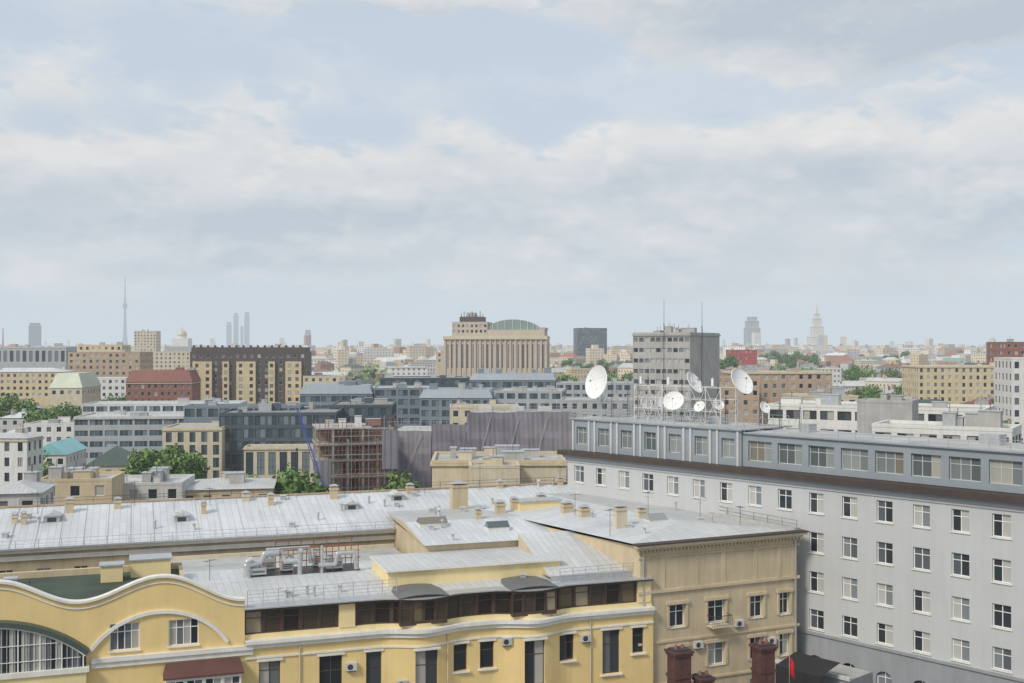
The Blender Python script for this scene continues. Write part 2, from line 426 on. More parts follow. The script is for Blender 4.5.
seg_facade(0,zc,(17.7,3.6),(19.2,2.1))
mb.obj('wall',A)
place_windows(A,w2,True)
def strip(mb,s0,s1,zlo,zhi,out0,out1,mat,step=.4):
    n=max(2,int((s1-s0)/step))
    for i in range(n):
        a=s0+(s1-s0)*i/n;b=s0+(s1-s0)*(i+1)/n
        p=lambda s,d,z:(aR+s,-(und(s)+d),z)
        mb.face([p(a,out1,zlo),p(b,out1,zlo),p(b,out1,zhi),p(a,out1,zhi)],mat)
        mb.face([p(a,out1,zhi),p(b,out1,zhi),p(b,out0,zhi),p(a,out0,zhi)],mat)
        mb.face([p(a,out0,zlo),p(b,out0,zlo),p(b,out1,zlo),p(a,out1,zlo)],mat)
mb=MB(); strip(mb,0,L2,zc,zc+.25,-.3,.42,white); mb.obj('cornice',A)
mb=MB(); strip(mb,0,L2,zc-.35,zc-.003,-.002,.2,white); mb.obj('cornice_moulding',A)
mb=MB(); strip(mb,0,L2,zc-1.15,zc-1.0,-.002,.1,white); mb.obj('string_course',A)
for (c,w),t in zip(cols,sp):
    zt_=21.3; zb_=17.7 if t else 19.2
    ox=und(c)
    mb=MB(); mb.box(-w/2-.18,w/2+.18,-.14,.05,zt_+.06,zt_+.22,white); mb.obj('window_hood',A,(aR+c,-ox,0))
    mb=MB(); mb.box(-w/2-.2,w/2+.2,-.2,.05,zb_-.16,zb_-.03,white); mb.obj('window_sill',A,(aR+c,-ox,0))
mb=MB(); gz0=zc+.25; gz1=gz0+.25
strip(mb,0,L2,gz0,gz1+.1,-.6,-.28,yellowl)
mb.obj('parapet',A)
wins=[]; mb=MB(); n=int(L2/1.35)
bw_=L2/n
skipc=[i for i in range(n) if i%6==5 and not any(abs((i+.5)*bw_-(FA.al(c)-aR))<2.6 for c in (422,532))]
facade(mb,wins,(aR,.45),0,L2,gz1,gz1+1.95,[((i+.5)*bw_,bw_-.18) for i in range(n)],[(gz1+.12,1.7)],brown,.1,(brownf,glassd,1,2,None),off=und,step=.6,skip=lambda c,r:c in skipc)
strip(mb,0,L2,gz1+1.95,gz1+2.1,-1.2,.1,brown)
mb.obj('glazed_storey',A)
for i in skipc:
    b2=MB(); b2.box(aR+(i+.5)*bw_-.62,aR+(i+.5)*bw_+.62,.2-und((i+.5)*bw_),.5,gz1+.1,gz1+1.94,yellowl); b2.obj('pier',A)
place_windows(A,wins)
zr=gz1+2.1
mb=MB()
mb.face([(aL,.4,26.3),(aR-4,.4,26.3),(aR-4,12.5,26.3),(aL,12.5,26.3)],greenf)
mb.box(aL,aR-4,12.3,12.7,25.8,26.8,beige); mb.box(aR-4.3,aR-4,.4,12.3,26.0,26.6,beige)
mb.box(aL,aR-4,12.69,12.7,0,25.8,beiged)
mb.obj('flat_roof',A)
mb=MB()
mb.face([(aR-3.99,.2,zr),(aR+L2,.2,zr),(aR+L2,8,zr+.5),(aR-3.99,8,zr+.5)],silver3)
mb.face([(aR-3.99,8,zr+.5),(aR+L2,8,zr+.5),(aR+L2,14,zr+.3),(aR-3.99,14,zr+.3)],silver)
strip(mb,0,L2,zr-.02,zr+.06,-1.2,.22,galv)
mb.box(aR-4,aR+L2,13.9,14,0,zr+.3,beige)
mb.obj('sheet_roof',A)
x0=FA.al(388,3.2); x1=FA.al(560,3.2)
mb=MB(); mb.box(x0,x1,3.2,9.5,zr,zr+1.4,yellowl,top=silver3); mb.box(x0-.2,x1+.2,2.9,9.7,zr+1.4,zr+1.55,white,top=silver3); mb.obj('attic_storey',A)
canopy=sheet_roof('grey_canopy_sheet',(.17,.175,.18),.4,2,.5,.2,.2)
for c in (422,532):
    a=FA.al(c); hw=1.9
    mb=MB(); ds=[]
    facade(mb,ds,(a-hw,-.65),0,2*hw,gz1,zr+.05,[(hw*(.25+.5*k),hw*.44) for k in range(4)],[(gz1+.25,1.6)],brown,.1,(brownf,glassd,1,2,None))
    for sx,an_ in ((a-hw,-1),(a+hw,1)):
        q=[(sx,-.65,gz1),(sx,3.1,gz1),(sx,3.1,zr+.05),(sx,-.65,zr+.05)]; mb.face(q if an_>0 else q[::-1],brown)
    d=mb.obj('dormer',A); place_windows(d,ds,name='dormer_window')
    mb=MB()
    RR=10; hz_=math.degrees(math.acos((hw+.12)/RR)); pts=arc(a,zr+.05-RR*math.sin(math.radians(hz_)),RR,180-hz_,hz_,12)
    band(mb,pts,-.85,3.15,.06,canopy)
    mb.face([(p[0],-.67,p[1]) for p in pts[::-1]],brown)
    mb.obj('dormer_roof',d)
def rbox(parent,frame,px0,px1,pyt,b,dep,z0,mat,topm=None,name='roof_housing',cop=True):
    a0=frame.al(px0,b);a1=frame.al(px1,b); z1=frame.z((px0+px1)/2,pyt,b)
    m=MB(); m.box(a0,a1,b,b+dep,z0,z1,mat)
    if cop: m.box(a0-.12,a1+.12,b-.12,b+dep+.12,z1,z1+.12,topm or galv)
    return m.obj(name,parent)
rbox(A,FA,131,171,560,9.8,2.2,26.3,yellowl); rbox(A,FA,101,123,566,8.6,1.4,26.3,yellowl)
rbox(A,FA,360,386,577,9.8,2.2,zr,whitew); rbox(A,FA,5,16,580,7,.8,26.3,galv); rbox(A,FA,572,588,564,9,1,zr,beige)
z_=zr+.05
for p,q in ((aR+.3,aR+11.8),(FA.al(560,1),aR+L2)):
    railing('roof_railing','thin grey steel safety railing along a sheet-metal roof edge',[(*FA.w(p,1.0),z_),(*FA.w(q,1.0),z_+.1)],1.1,1.2,galv,4,.03)
def acunit(root,x,y,z,name='air_conditioner'):
    m=MB(); m.box(x-.42,x+.42,y-.34,y-.02,z,z+.6,concl); m.cyl((x-.1,y-.345,z+.3),(x-.1,y-.36,z+.3),.22,.22,darkm,12); m.box(x-.35,x+.35,y-.3,y,z-.08,z-.02,darkm); m.obj(name,root)
for px,z in ((351,20.1),(505,21.0),(585,20.6),(400,18.5)): acunit(A,FA.al(px),-und(FA.al(px)-aR),z)
for px in (300,446,590):
    a=FA.al(px); m=MB(); m.cyl((a,-.1-und(a-aR),2),(a,-.1-und(a-aR),zc-.4),.06,.06,cream,7); m.obj('downpipe',A)

# ================================================================== LONG SILVER ROOF BUILDING (C)
FC=Frame(-7.2,110.6,TH)
C=thing('long_courtyard_building','long cream building with a weathered silver sheet-metal roof','building',(FC.o[0],FC.o[1],0),TH)
occ.append((-30,108,30)); occ.append((5,115,22))
ca0,ca1=-60,21.5
mb=MB(); cw=[]
nb=int((ca1-ca0)/3.1)
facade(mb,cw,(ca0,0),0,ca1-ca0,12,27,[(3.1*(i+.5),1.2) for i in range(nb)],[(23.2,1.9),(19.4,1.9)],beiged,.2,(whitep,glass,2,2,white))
facade(mb,[],(ca1,18),math.pi,ca1-ca0,0,27,[],[],beige); facade(mb,[],(ca0,18),-math.pi/2,18,0,27,[],[],beige)
facade(mb,[],(ca1,0),math.pi/2,18,0,27,[],[],beige)
mb.obj('wall',C); place_windows(C,cw)
mb=MB(); mb.box(ca0,ca1,-.45,-.002,26.6,26.95,white); mb.obj('cornice',C)
mb=MB(); mb.box(ca0,ca1,-.2,-.003,25.9,26.3,white); mb.obj('string_course',C)
mb=MB(); rid=29.3
n=40
for i in range(n):
    a=ca0+(ca1-ca0)*i/n;b=ca0+(ca1-ca0)*(i+1)/n
    mb.face([(a,-.7,27),(b,-.7,27),(b,10,rid),(a,10,rid)],silver); mb.face([(a,10,rid),(b,10,rid),(b,18.7,27.3),(a,18.7,27.3)],silver2)
    x=a
    mb.face([(x,-.7,27.07),(x+.05,-.7,27.07),(x+.05,10,rid+.07),(x,10,rid+.07)],silver3); mb.face([(x,-.7,27.0),(x,-.7,27.07),(x,10,rid+.07),(x,10,rid)],silver3); mb.face([(x+.05,-.7,27.0),(x+.05,10,rid),(x+.05,10,rid+.07),(x+.05,-.7,27.07)],silver3)
mb.face([(ca1,-.7,27),(ca1,18.7,27.3),(ca1,10,rid)],silver); mb.face([(ca0,-.7,27),(ca0,10,rid),(ca0,18.7,27.3)],silver)
mb.box(ca0,ca1,-.85,-.7,26.95,27.1,galv)
mb.box(ca0,ca1,9.85,10.15,rid+.02,rid+.16,tanm)
mb.obj('sheet_roof',C)
def roofz(b): return 27+(rid-27)*(b+.7)/10.7
for px,b in ((52,5.5),(182,4),(352,5),(398,7)):
    a=FC.al(px,b); z=roofz(b); m=MB()
    m.box(a-.7,a+.7,b,b+1.8,z-.4,z+.6,galv); hip(m,a-.7,a+.7,b,b+1.8,z+.6,.35,silver3,.15,True)
    m.box(a-.4,a+.4,b-.02,b,z+.05,z+.45,darkm); m.obj('roof_hatch',C)
railing('roof_railing','low steel guard rail along the eave of a silver sheet roof',[(*FC.w(ca0,-.4),27.05),(*FC.w(-1,-.4),27.05)],.7,1.9,galv,2,.03)
railing('roof_railing','low steel guard rail along the ridge of a silver sheet roof',[(*FC.w(FC.al(20,10.4),10.4),rid+.1),(*FC.w(FC.al(590,10.4),10.4),rid+.1)],.6,2.2,darkm,2,.025)

# ================================================================== BEIGE CORNER BUILDING (B)
p3=(10.8,93.0);p2=(25.8,99.7);p1=(9.6,126.5);p4=(-3.0,112)
TB=math.atan2(p2[1]-p3[1],p2[0]-p3[0]); FB=Frame(p3[0],p3[1],TB); LB=math.dist(p2,p3)
B=thing('beige_building','beige plastered apartment house with panelled facade and heavy cornice','building',(p3[0],p3[1],0),TB)
occ.append((12,108,18))
mb=MB(); bw=[]
cb=[(FB.al(px),wp/F*95*1.05) for px,wp in ((677,17),(716,19),(756,15),(784,12))]
facade(mb,bw,(0,0),0,LB,0,28.0,cb,[(20.9,1.9),(17.2,1.9),(13.6,1.9),(9.8,1.9)],beige,.25,(whitep,glass,2,2,white))
loc=lambda p:((p[0]-p3[0])*FB.u[0]+(p[1]-p3[1])*FB.u[1],(p[0]-p3[0])*FB.v[0]+(p[1]-p3[1])*FB.v[1])
q1,q2,q3,q4=loc(p1),loc(p2),(0,0),loc(p4)
def wallseg(mb,a,b,z0,z1,mat,wins=None,cols=[],rows=[],st=None):
    an=math.atan2(b[1]-a[1],b[0]-a[0]); facade(mb,wins if wins is not None else [],a,an,math.dist(a,b),z0,z1,cols,rows,mat,.2,st)
wallseg(mb,q4,q3,0,28,beige); wallseg(mb,q2,q1,0,28,beige); wallseg(mb,q1,q4,0,28,beige)
mb.obj('wall',B); place_windows(B,bw,True)
mb=MB()
mb.box(-.6,LB+.6,-.75,.0,28.0,28.22,beigel); mb.box(-.4,LB+.4,-.4,-.002,27.75,27.998,beigel)
nd=46
for i in range(nd):
    x=-.2+(LB+.4)*i/(nd-1); mb.box(x-.08,x+.08,-.3,-.003,27.55,27.748,beigel)
mb.obj('cornice',B)
mb=MB(); mb.box(-.7,LB+.7,-.85,.1,28.222,28.33,darkcor); mb.obj('roof_edge',B)
for z0,z1,d in ((27.0,27.12,.14),(24.0,24.25,.18),(19.7,19.9,.12),(16.1,16.3,.12)):
    mb=MB(); mb.box(-.2,LB+.2,-d,-.002,z0,z1,beigel); mb.obj('string_course',B)
for x in (.0,2.0,5.4,8.2,11.6,14.2,LB-.6): mb=MB(); mb.box(x,x+.45,-.05,-.001,24.26,26.98,beigel); mb.obj('pilaster',B)
for c,w in cb:
    for zz in (20.9,17.2):
        mb=MB(); mb.box(c-w/2-.25,c-w/2-.05,-.12,-.001,zz,zz+1.98,beigel); mb.box(c+w/2+.05,c+w/2+.25,-.12,-.001,zz,zz+1.98,beigel); mb.box(c-w/2-.35,c+w/2+.35,-.22,-.001,zz+1.98,zz+2.25,beigel); mb.obj('window_surround',B)
c=cb[1][0]; mb=MB(); mb.box(c-1,c+1,-1.0,-.002,20.62,20.75,cream)
for i in range(13): mb.cyl((c-1+2*i/12,-.95,20.75),(c-1+2*i/12,-.95,21.6),.015,.015,darkm,4,False)
mb.box(c-1,c+1,-.98,-.93,21.6,21.65,darkm)
for s in (-1,1): mb.box(c+s-.02,c+s+.02,-.95,0,21.6,21.64,darkm)
mb.obj('balcony',B)
for px,z in ((697,18.9),(738,20.3),(697,15.2),(770,18.4)): acunit(B,FB.al(px),0,z)
m=MB(); m.cyl((LB-.3,-.15,2),(LB-.3,-.15,27.5),.07,.07,galv,7); m.obj('downpipe',B)
m=MB(); m.cyl((.25,-.15,2),(.25,-.15,27.5),.07,.07,galv,7); m.obj('downpipe',B)
mb=MB()
def lerp2(a,b,t): return (a[0]+(b[0]-a[0])*t,a[1]+(b[1]-a[1])*t)
m0=lerp2(q3,q2,.5); m1=lerp2(q4,q1,.5); zE=28.3; zR=29.0
V=lambda p,z:(p[0],p[1],z)
m0=lerp2(m0,m1,.2)
mb.face([V(q2,zE),V(q1,zE),V(m1,zR),V(m0,zR)],silver2); mb.face([V(q4,zE),V((-.6,.12),zE),V(m0,zR),V(m1,zR)],silver)
mb.face([V((-.6,.11),zE+.003),V((LB+.6,.11),zE+.003),V(q2,zE+.003),V(m0,zR)],silver3); mb.face([V(q1,zE),V(q4,zE),V(m1,zR)],silver)
mb.obj('sheet_roof',B)
mb=MB(); d=Vector((q1[0]-q2[0],q1[1]-q2[1],0))
mxb=Matrix.Translation((q2[0],q2[1],0))@Matrix.Rotation(math.atan2(d.y,d.x),4,'Z')
mb.box(0,d.length,-.5,.25,28.0,28.5,conc,mx=mxb); mb.obj('parapet',B)
w_=lambda q,z:(*FB.w(q[0],q[1]),z)
railing('roof_railing','dark steel guard rail on a sheet roof beside the street',[w_(q2,28.5),w_(q1,28.5)],.7,1.8,darkm,2,.022)
# courtyard wing linking the roofs
W_=thing('courtyard_wing','low cream courtyard wing with shallow silver sheet roof','building',(FA.o[0],FA.o[1],0),TH)
mb=MB(); wg=[]
facade(mb,wg,(17,9.8),0,8.6,0,27.5,[(1.2+1.9*i,1.0) for i in range(4)],[(25.7,1.2)],beige,.15,(whitep,glass,2,1,None))
wallseg(mb,(17,25),(17,9.8),0,27.5,beige); wallseg(mb,(25.6,25),(17,25),0,27.5,beige)
wallseg(mb,(25.6,9.8),(25.6,3),0,25.9,beige)
mb.obj('wall',W_); place_windows(W_,wg)
mb=MB()
mb.face([(16.6,9.4,27.52),(30.6,9.4,27.52),(28.4,17,28.42),(16.6,17,28.42)],silver); mb.face([(16.6,17,28.42),(28.4,17,28.42),(26.0,25.4,28.25),(16.6,25.4,28.25)],silver2); mb.face([(16.6,9.4,27.52),(16.6,17,28.42),(16.6,25.4,28.25)],beige)
mb.face([(25.3,1.4,25.75),(32.9,1.4,25.75),(30.6,9.4,28.1),(25.3,9.4,28.1)],silver3)
mb.face([(25.3,1.4,25.75),(25.3,9.4,28.1),(25.3,9.4,25.6)],beige); mb.box(25.3,32.8,1.2,1.42,25.3,25.85,galv)
mb.face([(25.3,9.41,28.1),(30.6,9.41,28.1),(30.6,9.41,27.5),(25.3,9.41,27.5)],beige)
mb.obj('sheet_roof',W_)
W2=thing('courtyard_wing','cream courtyard wing with flat pale roof','building',(FA.o[0],FA.o[1],0),TH)
mb=MB(); ww=[]; zW=25.4
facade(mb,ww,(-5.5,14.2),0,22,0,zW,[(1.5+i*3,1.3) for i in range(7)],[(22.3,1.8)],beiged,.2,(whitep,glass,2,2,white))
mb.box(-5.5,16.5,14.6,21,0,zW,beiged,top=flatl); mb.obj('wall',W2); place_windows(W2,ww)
mb=MB(); mb.box(-5.7,16.5,14.0,14.3,zW-.3,zW+.2,cream); mb.obj('parapet',W2)
mb=MB(); mb.box(-5.7,16.5,20.8,21.1,zW-.3,zW+.35,cream); mb.obj('parapet',W2)

# chimneys, vents, aerials
def chim(frame,px,b,h,w,zf,d=.7,mat=beige,label='plastered beige chimney stack with metal rain cap on a sheet roof',cap=True):
    a=frame.al(px,b); x,y=frame.w(a,b); z0=zf(b)
    t=thing('chimney',label,'chimney',(x,y,z0-.3),frame.a,group='masonry chimneys on the rooftops')
    h+=.3; m=MB(); m.box(-w/2,w/2,-d/2,d/2,0,h-.25,mat); m.box(-w/2-.08,w/2+.08,-d/2-.08,d/2+.08,h-.25,h-.1,mat)
    m.box(-w/2,w/2,-d/2,d/2,h-.1,h,mat); m.obj('stack',t)
    if cap:
        m=MB()
        for sx in (-1,1):
            for sy in (-1,1): m.cyl((sx*w*.4,sy*d*.4,h-.1),(sx*w*.4,sy*d*.4,h+.15),.02,.02,galv,4)
        hip(m,-w/2,w/2,-d/2,d/2,h+.15,.2,galv,.1); m.obj('chimney_cap',t)
for i,(px,b,w) in enumerate(((15,6.0,.5),(24,5.5,.45),(70,8,.7),(118,8.5,.6),(204,6,.45),(246,9,.7),(271,7.5,.55),(334,8.5,.8),(410,9,.7))):
    chim(FC,px,b,.7+.6*((i*37)%5)/5,w,roofz,.5,beige if i%5 else cream)
zA=lambda b:27.52+.9*(b-9.4)/7.6 if b<17 else 28.42-.17*(b-17)/8.4
zB=lambda b:28.5
chim(FC,459,2.2,3.1,1.6,roofz,1.2,beige,'large square beige plastered chimney on a silver roof')
for i,(px,b,w,h) in enumerate(((500,20,.9,1.0),(514,21,.6,1.2),(478,17,.5,.8))): chim(FA,px,b,h,w,zA,.7,beige)
for i,(px,b,w,h) in enumerate(((620,6.5,1.1,1.9),(584,13,.9,1.0),(567,16,1.1,1.0),(641,9,.8,1.2),(541,23,.9,.9))): chim(FB,px,b,h,w,zB,.7,beige if i%3 else cream)
for px,b,h in ((500,9.6,.6),(560,9.7,.7)): chim(FC,px,b,h,.6,roofz,.6,beige)
def stack_at(px,pyt,D,w,label):
    z=wz(pyt,D); t=thing('chimney',label,'chimney',(wx(px,D),D,15.5),TB,group='masonry chimneys on the rooftops'); h=z-15.5
    m=MB(); m.box(-w/2,w/2,-.6,.6,0,h-.5,brickdk); m.box(-w/2-.1,w/2+.1,-.7,.7,h-.5,h-.3,brickdk); m.box(-w/2-.18,w/2+.18,-.78,.78,h-.3,h-.12,brickdk); m.box(-w/2+.05,w/2-.05,-.55,.55,h-.12,h,darkm)
    m.box(-w/2-.08,w/2+.08,-.68,.68,h-2.2,h-2.0,brickdk)
    m.obj('stack',t)
    m=MB()
    for s in (-.3,.3): m.cyl((s,0,h),(s,0,h+.3),.14,.12,brickm,8)
    m.obj('chimney_pot',t)
stack_at(679,648,86,1.45,'maroon painted brick chimney with stepped cap'); stack_at(763,643,88,1.35,'maroon painted brick chimney with stepped cap'); stack_at(703,674,86,1.0,'short maroon painted brick chimney')
lo=thing('low_annex_building','low annex with a dark flat roof beside the beige house','building',(14,78,0),TB)
mb=MB(); mb.box(-6,14,0,11,0,15.6,beiged,top=flatg); mb.obj('wall',lo)
def vent(x,y,z,k):
    t=thing('roof_vent','small galvanised vent pipe with cowl on a sheet roof','vent',(x,y,z-.1),0,group='small vents on the sheet roofs'); m=MB()
    if k==0: m.cyl((0,0,0),(0,0,.8),.1,.1,galv,8); m.cyl((0,0,.8),(0,0,.95),.2,.05,galv,8)
    elif k==1: m.box(-.25,.25,-.2,.2,0,.5,galv); m.box(-.32,.32,-.27,.27,.5,.58,silver3)
    else: m.cyl((0,0,0),(0,0,.6),.14,.14,concl,8); m.cyl((0,0,.6),(0,-.3,.85),.15,.17,concl,8)
    m.obj('pipe',t)
for i in range(20):
    b=R.uniform(1,9.5); x,y=FC.w(R.uniform(-41,16),b); vent(x,y,roofz(b),i%3)
for i in range(8): b=R.uniform(10.5,23); x,y=FA.w(R.uniform(18,25),b); vent(x,y,zA(b),i%3)
for i in range(8): x,y=FB.w(R.uniform(1,13),R.uniform(2,18)); vent(x,y,28.5,i%3)
for i in range(6): x,y=FA.w(R.uniform(1,24),R.uniform(2,2.8)); vent(x,y,zr+.15,i%3)
def aerial(x,y,z,h):
    m=MB(); m.cyl((0,0,0),(0,0,h),.025,.02,darkm,5)
    m.cyl((-.6,0,h-.15),(.6,0,h-.15),.015,.015,darkm,4)
    for i in range(6): m.cyl((-.55+.22*i,-.3,h-.15),(-.55+.22*i,.3,h-.15),.01,.01,darkm,3)
    m.cyl((0,-.5,h-.6),(0,.5,h-.6),.012,.012,darkm,3)
    o=m.obj('television_aerial',None,(x,y,z),R.uniform(0,3)); o['label']='thin television aerial on a rooftop pole'; o['category']='antenna'; o['group']='television aerials on the roofs'
for px,b,h in ((38,8,2.2),(135,9,2.5),(210,8,1.9),(289,9,2.6),(345,9.5,2.2),(425,9,2.4),(480,9.3,3),(520,9.5,2.5),(560,9.5,2.2)): x,y=FC.w(FC.al(px,b),b); aerial(x,y,roofz(b),h)
for px,b,h in ((610,4,2.4),(648,10,2.8),(700,7,2.4),(575,14,2.4),(740,3,2.0)): x,y=FB.w(FB.al(px,b),b); aerial(x,y,28.4,h)
for px,b,h in ((30,5,2),(150,11,2.2),(210,9,2)): x,y=FA.w(FA.al(px,b),b); aerial(x,y,25.6,h)
def skylight(frame,px,b,z,w,d):
    a=frame.al(px,b); x,y=frame.w(a,b); t=thing('skylight','glazed ridge skylight with white frame on a sheet roof','skylight',(x,y,z),frame.a,group='roof skylights')
    m=MB(); m.box(-w/2,w/2,-d/2,d/2,-.3,.35,whitew); m.obj('kerb',t); m=MB(); hip(m,-w/2,w/2,-d/2,d/2,.35,.5,glassa,.05,True); m.obj('glazing',t)
skylight(FA,432,15.5,28.2,2.6,1.4); skylight(FA,497,13,27.9,2.0,1.2); skylight(FB,655,7,28.7,1.8,1.2)
rt=thing('lift_housing','cream plastered lift housing with flat sheet top','roof structure',(*FA.w(FA.al(537,21),21),28.1),TH)
mb=MB(); mb.box(-2.2,2.2,-1,1,0,1.2,yellowl); mb.obj('wall',rt); mb=MB(); mb.box(-2.35,2.35,-1.15,1.15,1.2,1.33,galv); mb.obj('roof',rt)
# ================================================================== ventilation plant
zp=zr+.4
def hx(px,b): b-=6.4; a=FA.al(px,b); x,y=FA.w(a,b); return (x,y,zp)
def plant_unit(px,b,w,d,h,mt=galv):
    t=thing('ventilation_unit','pale rooftop ventilation unit with louvred front and round fans','air conditioning unit',hx(px,b),TH,group='ventilation plant on the courtyard roof')
    m=MB(); m.box(-w/2,w/2,-d/2,d/2,.25,h,mt)
    for x in (-w/2+.1,w/2-.1): m.box(x-.05,x+.05,-d/2,d/2,0,.25,darkm)
    for k in range(4): z=.42+(h-.62)*k/4; m.box(-w/2+.12,w/2-.12,-d/2-.02,-d/2,z,z+(h-.62)/9,darkm)
    m.obj('casing',t)
    m=MB()
    for k in range(2):
        cx=(-.25+.5*k)*w; m.cyl((cx,0,h),(cx,0,h+.18),.26,.26,galv,14); m.cyl((cx,0,h+.18),(cx,0,h+.2),.21,.21,darkm,14)
    m.obj('fan_housing',t)
for i,(px,b,w,h) in enumerate(((258,16,1.3,.8),(287,17,1.0,1.2),(334,16.6,1.4,1.1),(318,18.2,.9,1.4),(268,18.2,1.1,1.1))):
    plant_unit(px,b,w,.9,h,whitew if i%2 else galv)
def duct(px,b,pth,r,label):
    t=thing('ventilation_duct',label,'duct',hx(px,b),TH,group='ventilation ducts'); m=MB()
    for a,b_ in zip(pth,pth[1:]): m.cyl(a,b_,r,r,galv,12)
    for p in pth[1:-1]:
        q=Vector(p); mx=Matrix.Translation(q); m.lathe([(0,-r),(r*.7,-r*.7),(r,0),(r*.7,r*.7),(0,r)],galv,10,mx)
    m.obj('duct_pipe',t)
duct(276,15.6,[(-2.4,0,.3),(-2.4,0,1.1),(-1.2,.2,1.2),(-.9,.2,1.9),(.5,.3,1.9),(.8,.1,1.2),(2.0,0,1.2),(2.1,.2,2.1)],.24,'bright galvanised round ducts bent across the roof')
duct(300,15.4,[(0,0,0),(0,0,2.0),(0,-.5,2.2)],.2,'upright galvanised exhaust duct'); duct(248,15.6,[(0,0,0),(0,0,1.4),(.4,0,1.6)],.26,'upright galvanised exhaust duct')
duct(340,15.2,[(-1.8,0,.8),(-.4,0,.8),(-.2,0,1.7),(1.2,0,1.7),(1.4,0,.3)],.17,'thin galvanised duct looping over roof units'); duct(322,15.3,[(0,0,0),(0,0,2.4)],.12,'upright galvanised exhaust duct'); duct(290,17.5,[(-2,0,1.9),(1.6,0,1.9),(1.8,0,.6)],.18,'thin galvanised duct looping over roof units')
t=thing('equipment_platform','rusty brown steel platform frame carrying rooftop plant','steel frame',hx(305,17.2),TH)
m=MB()
for x in [-4.5+i*1.1 for i in range(9)]:
    for y in (-1.6,1.6): m.cyl((x,y,0),(x,y,2.3 if x>-2.5 else 1.2),.04,.04,rust,5)
for y in (-1.6,1.6):
    m.cyl((-4.5,y,1.2),(4.5,y,1.2),.04,.04,rust,5); m.cyl((-2.3,y,2.3),(4.5,y,2.3),.04,.04,rust,5); m.cyl((-2.3,y,1.8),(4.5,y,1.8),.025,.025,rust,5)
m.box(-4.5,4.5,-1.6,1.6,.02,.1,darkm)
m.obj('platform',t)
# ================================================================== GREY BUILDING (D)
TD=math.atan2(-.748,.664); FD=Frame(6.3,124.5,TD); LD=72; DD=9.0
Dg=thing('grey_building','long pale grey office block with dark cornice and glazed attic storey','building',(6.3,124.5,0),TD)
for s in range(0,72,10): occ.append((*FD.w(s,5),9))
cols=[(5.2+3.388*i,1.5) for i in range(-1,19)]
mb=MB(); dw=[]
facade(mb,dw,(0,0),0,LD,18.75,32.75,cols,[(29.75,1.85),(26.15,1.85),(22.55,1.85),(19.2,1.75)],greyw,.22,(whitep,glassp,2,2,white))
wallseg(mb,(0,DD),(0,0),0,32.75,greyw); wallseg(mb,(LD,0),(LD,DD),0,32.75,greyw); wallseg(mb,(LD,DD),(0,DD),0,32.75,greyw)
mb.obj('wall',Dg)
mb=MB(); hl=[];aw=[]
for c,w in cols[3:]:
    zb0,hh=14.9,1.4
    pts=[(c-.75,zb0)]+[(c+.75*math.cos(t),zb0+hh+.55*math.sin(t)) for t in [math.pi-math.pi*i/8 for i in range(9)]]+[(c+.75,zb0)]
    hl.append(pts); aw.append((c,zb0,hh,pts))
poly_wall(mb,[(0,0),(0,18.7),(LD,18.7),(LD,0)],hl,-.12,.12,greyd,.35)
mb.obj('base_wall',Dg)
for c,zb0,hh,pts in aw:
    m=MB(); m.face([(x,.2,z) for x,z in pts[::-1]],glassp)
    for x in (-.75,-.03,.68): m.box(c+x,c+x+.07,.12,.19,zb0,zb0+hh+(.5 if x==-.03 else 0),whitep)
    m.box(c-.75,c+.75,.125,.185,zb0+hh-.03,zb0+hh+.03,whitep); m.box(c-.75,c+.75,.12,.19,zb0,zb0+.07,whitep); m.obj('arched_window',Dg)
for n_,q in (('string_course',(-.2,LD,-.28,.0,18.702,18.9,greyd)),('cornice',(-.8,LD+.3,-.9,.6,32.75,33.25,darkcor)),('cornice_moulding',(-.4,LD+.3,-.4,-.002,32.45,32.745,greyd)),('string_course',(-.4,LD+.3,-.12,-.003,31.95,32.1,greyw))):
    mb=MB(); mb.box(*q); mb.obj(n_,Dg)
place_windows(Dg,dw,True)
mb=MB(); at=[]
ac=[(c-.3,1.6) for c,w in cols[:7]]+[(c-.1,2.7) for c,w in cols[7:]]
a_st1=(greyw,glassa,2,2,None); a_st2=(greyw,glassa,3,2,None)
facade(mb,at,(0,.7),0,ac[6][0]+1.6,33.25,36.7,ac[:7],[(33.95,1.95)],greyat,.3,a_st1)
s0=ac[6][0]+1.6
facade(mb,at,(s0,.95),0,LD-s0,33.25,36.45,[(c-s0,w) for c,w in ac[7:]],[(33.85,1.95)],greyat,.3,a_st2)
mb.face([(s0,.7,33.25),(s0,.95,33.25),(s0,.95,36.7),(s0,.7,36.7)],greyat)
wallseg(mb,(0,DD-.5),(0,.7),33.25,36.7,greyat); wallseg(mb,(LD,DD-.5),(0,DD-.5),33.25,36.45,greyat)
mb.obj('attic_storey',Dg); place_windows(Dg,at,name='attic_window')
mb=MB(); mb.box(-.2,s0+.2,.45,DD,36.702,36.85,greyat,top=flatl); mb.box(s0+.21,LD,.7,DD-.2,36.452,36.58,greyat,top=flatl); mb.obj('flat_roof',Dg)
for i in range(7):
    for s in (-1,1):
        mb=MB(); mb.box(ac[i][0]+s*1.25-.13,ac[i][0]+s*1.25+.13,.55,.698,33.25,36.65,greyw); mb.obj('pilaster',Dg)
for x,w,h in ((16,1.6,.8),(27,1.2,.6),(45,1.8,.7),(60,1.4,.6)):
    mb=MB(); mb.box(x,x+w,5,6.4,36.55,36.8+h,galv); mb.obj('roof_vent_box',Dg)
railing('roof_railing','grey steel railing around a long office roof',[(*FD.w(0,.6),36.85),(*FD.w(s0,.6),36.85)],1.0,1.7,galv,3,.03)
railing('roof_railing','grey steel railing around a long office roof',[(*FD.w(s0+.3,.8),36.58),(*FD.w(LD,.8),36.58)],.9,1.7,galv,3,.025)
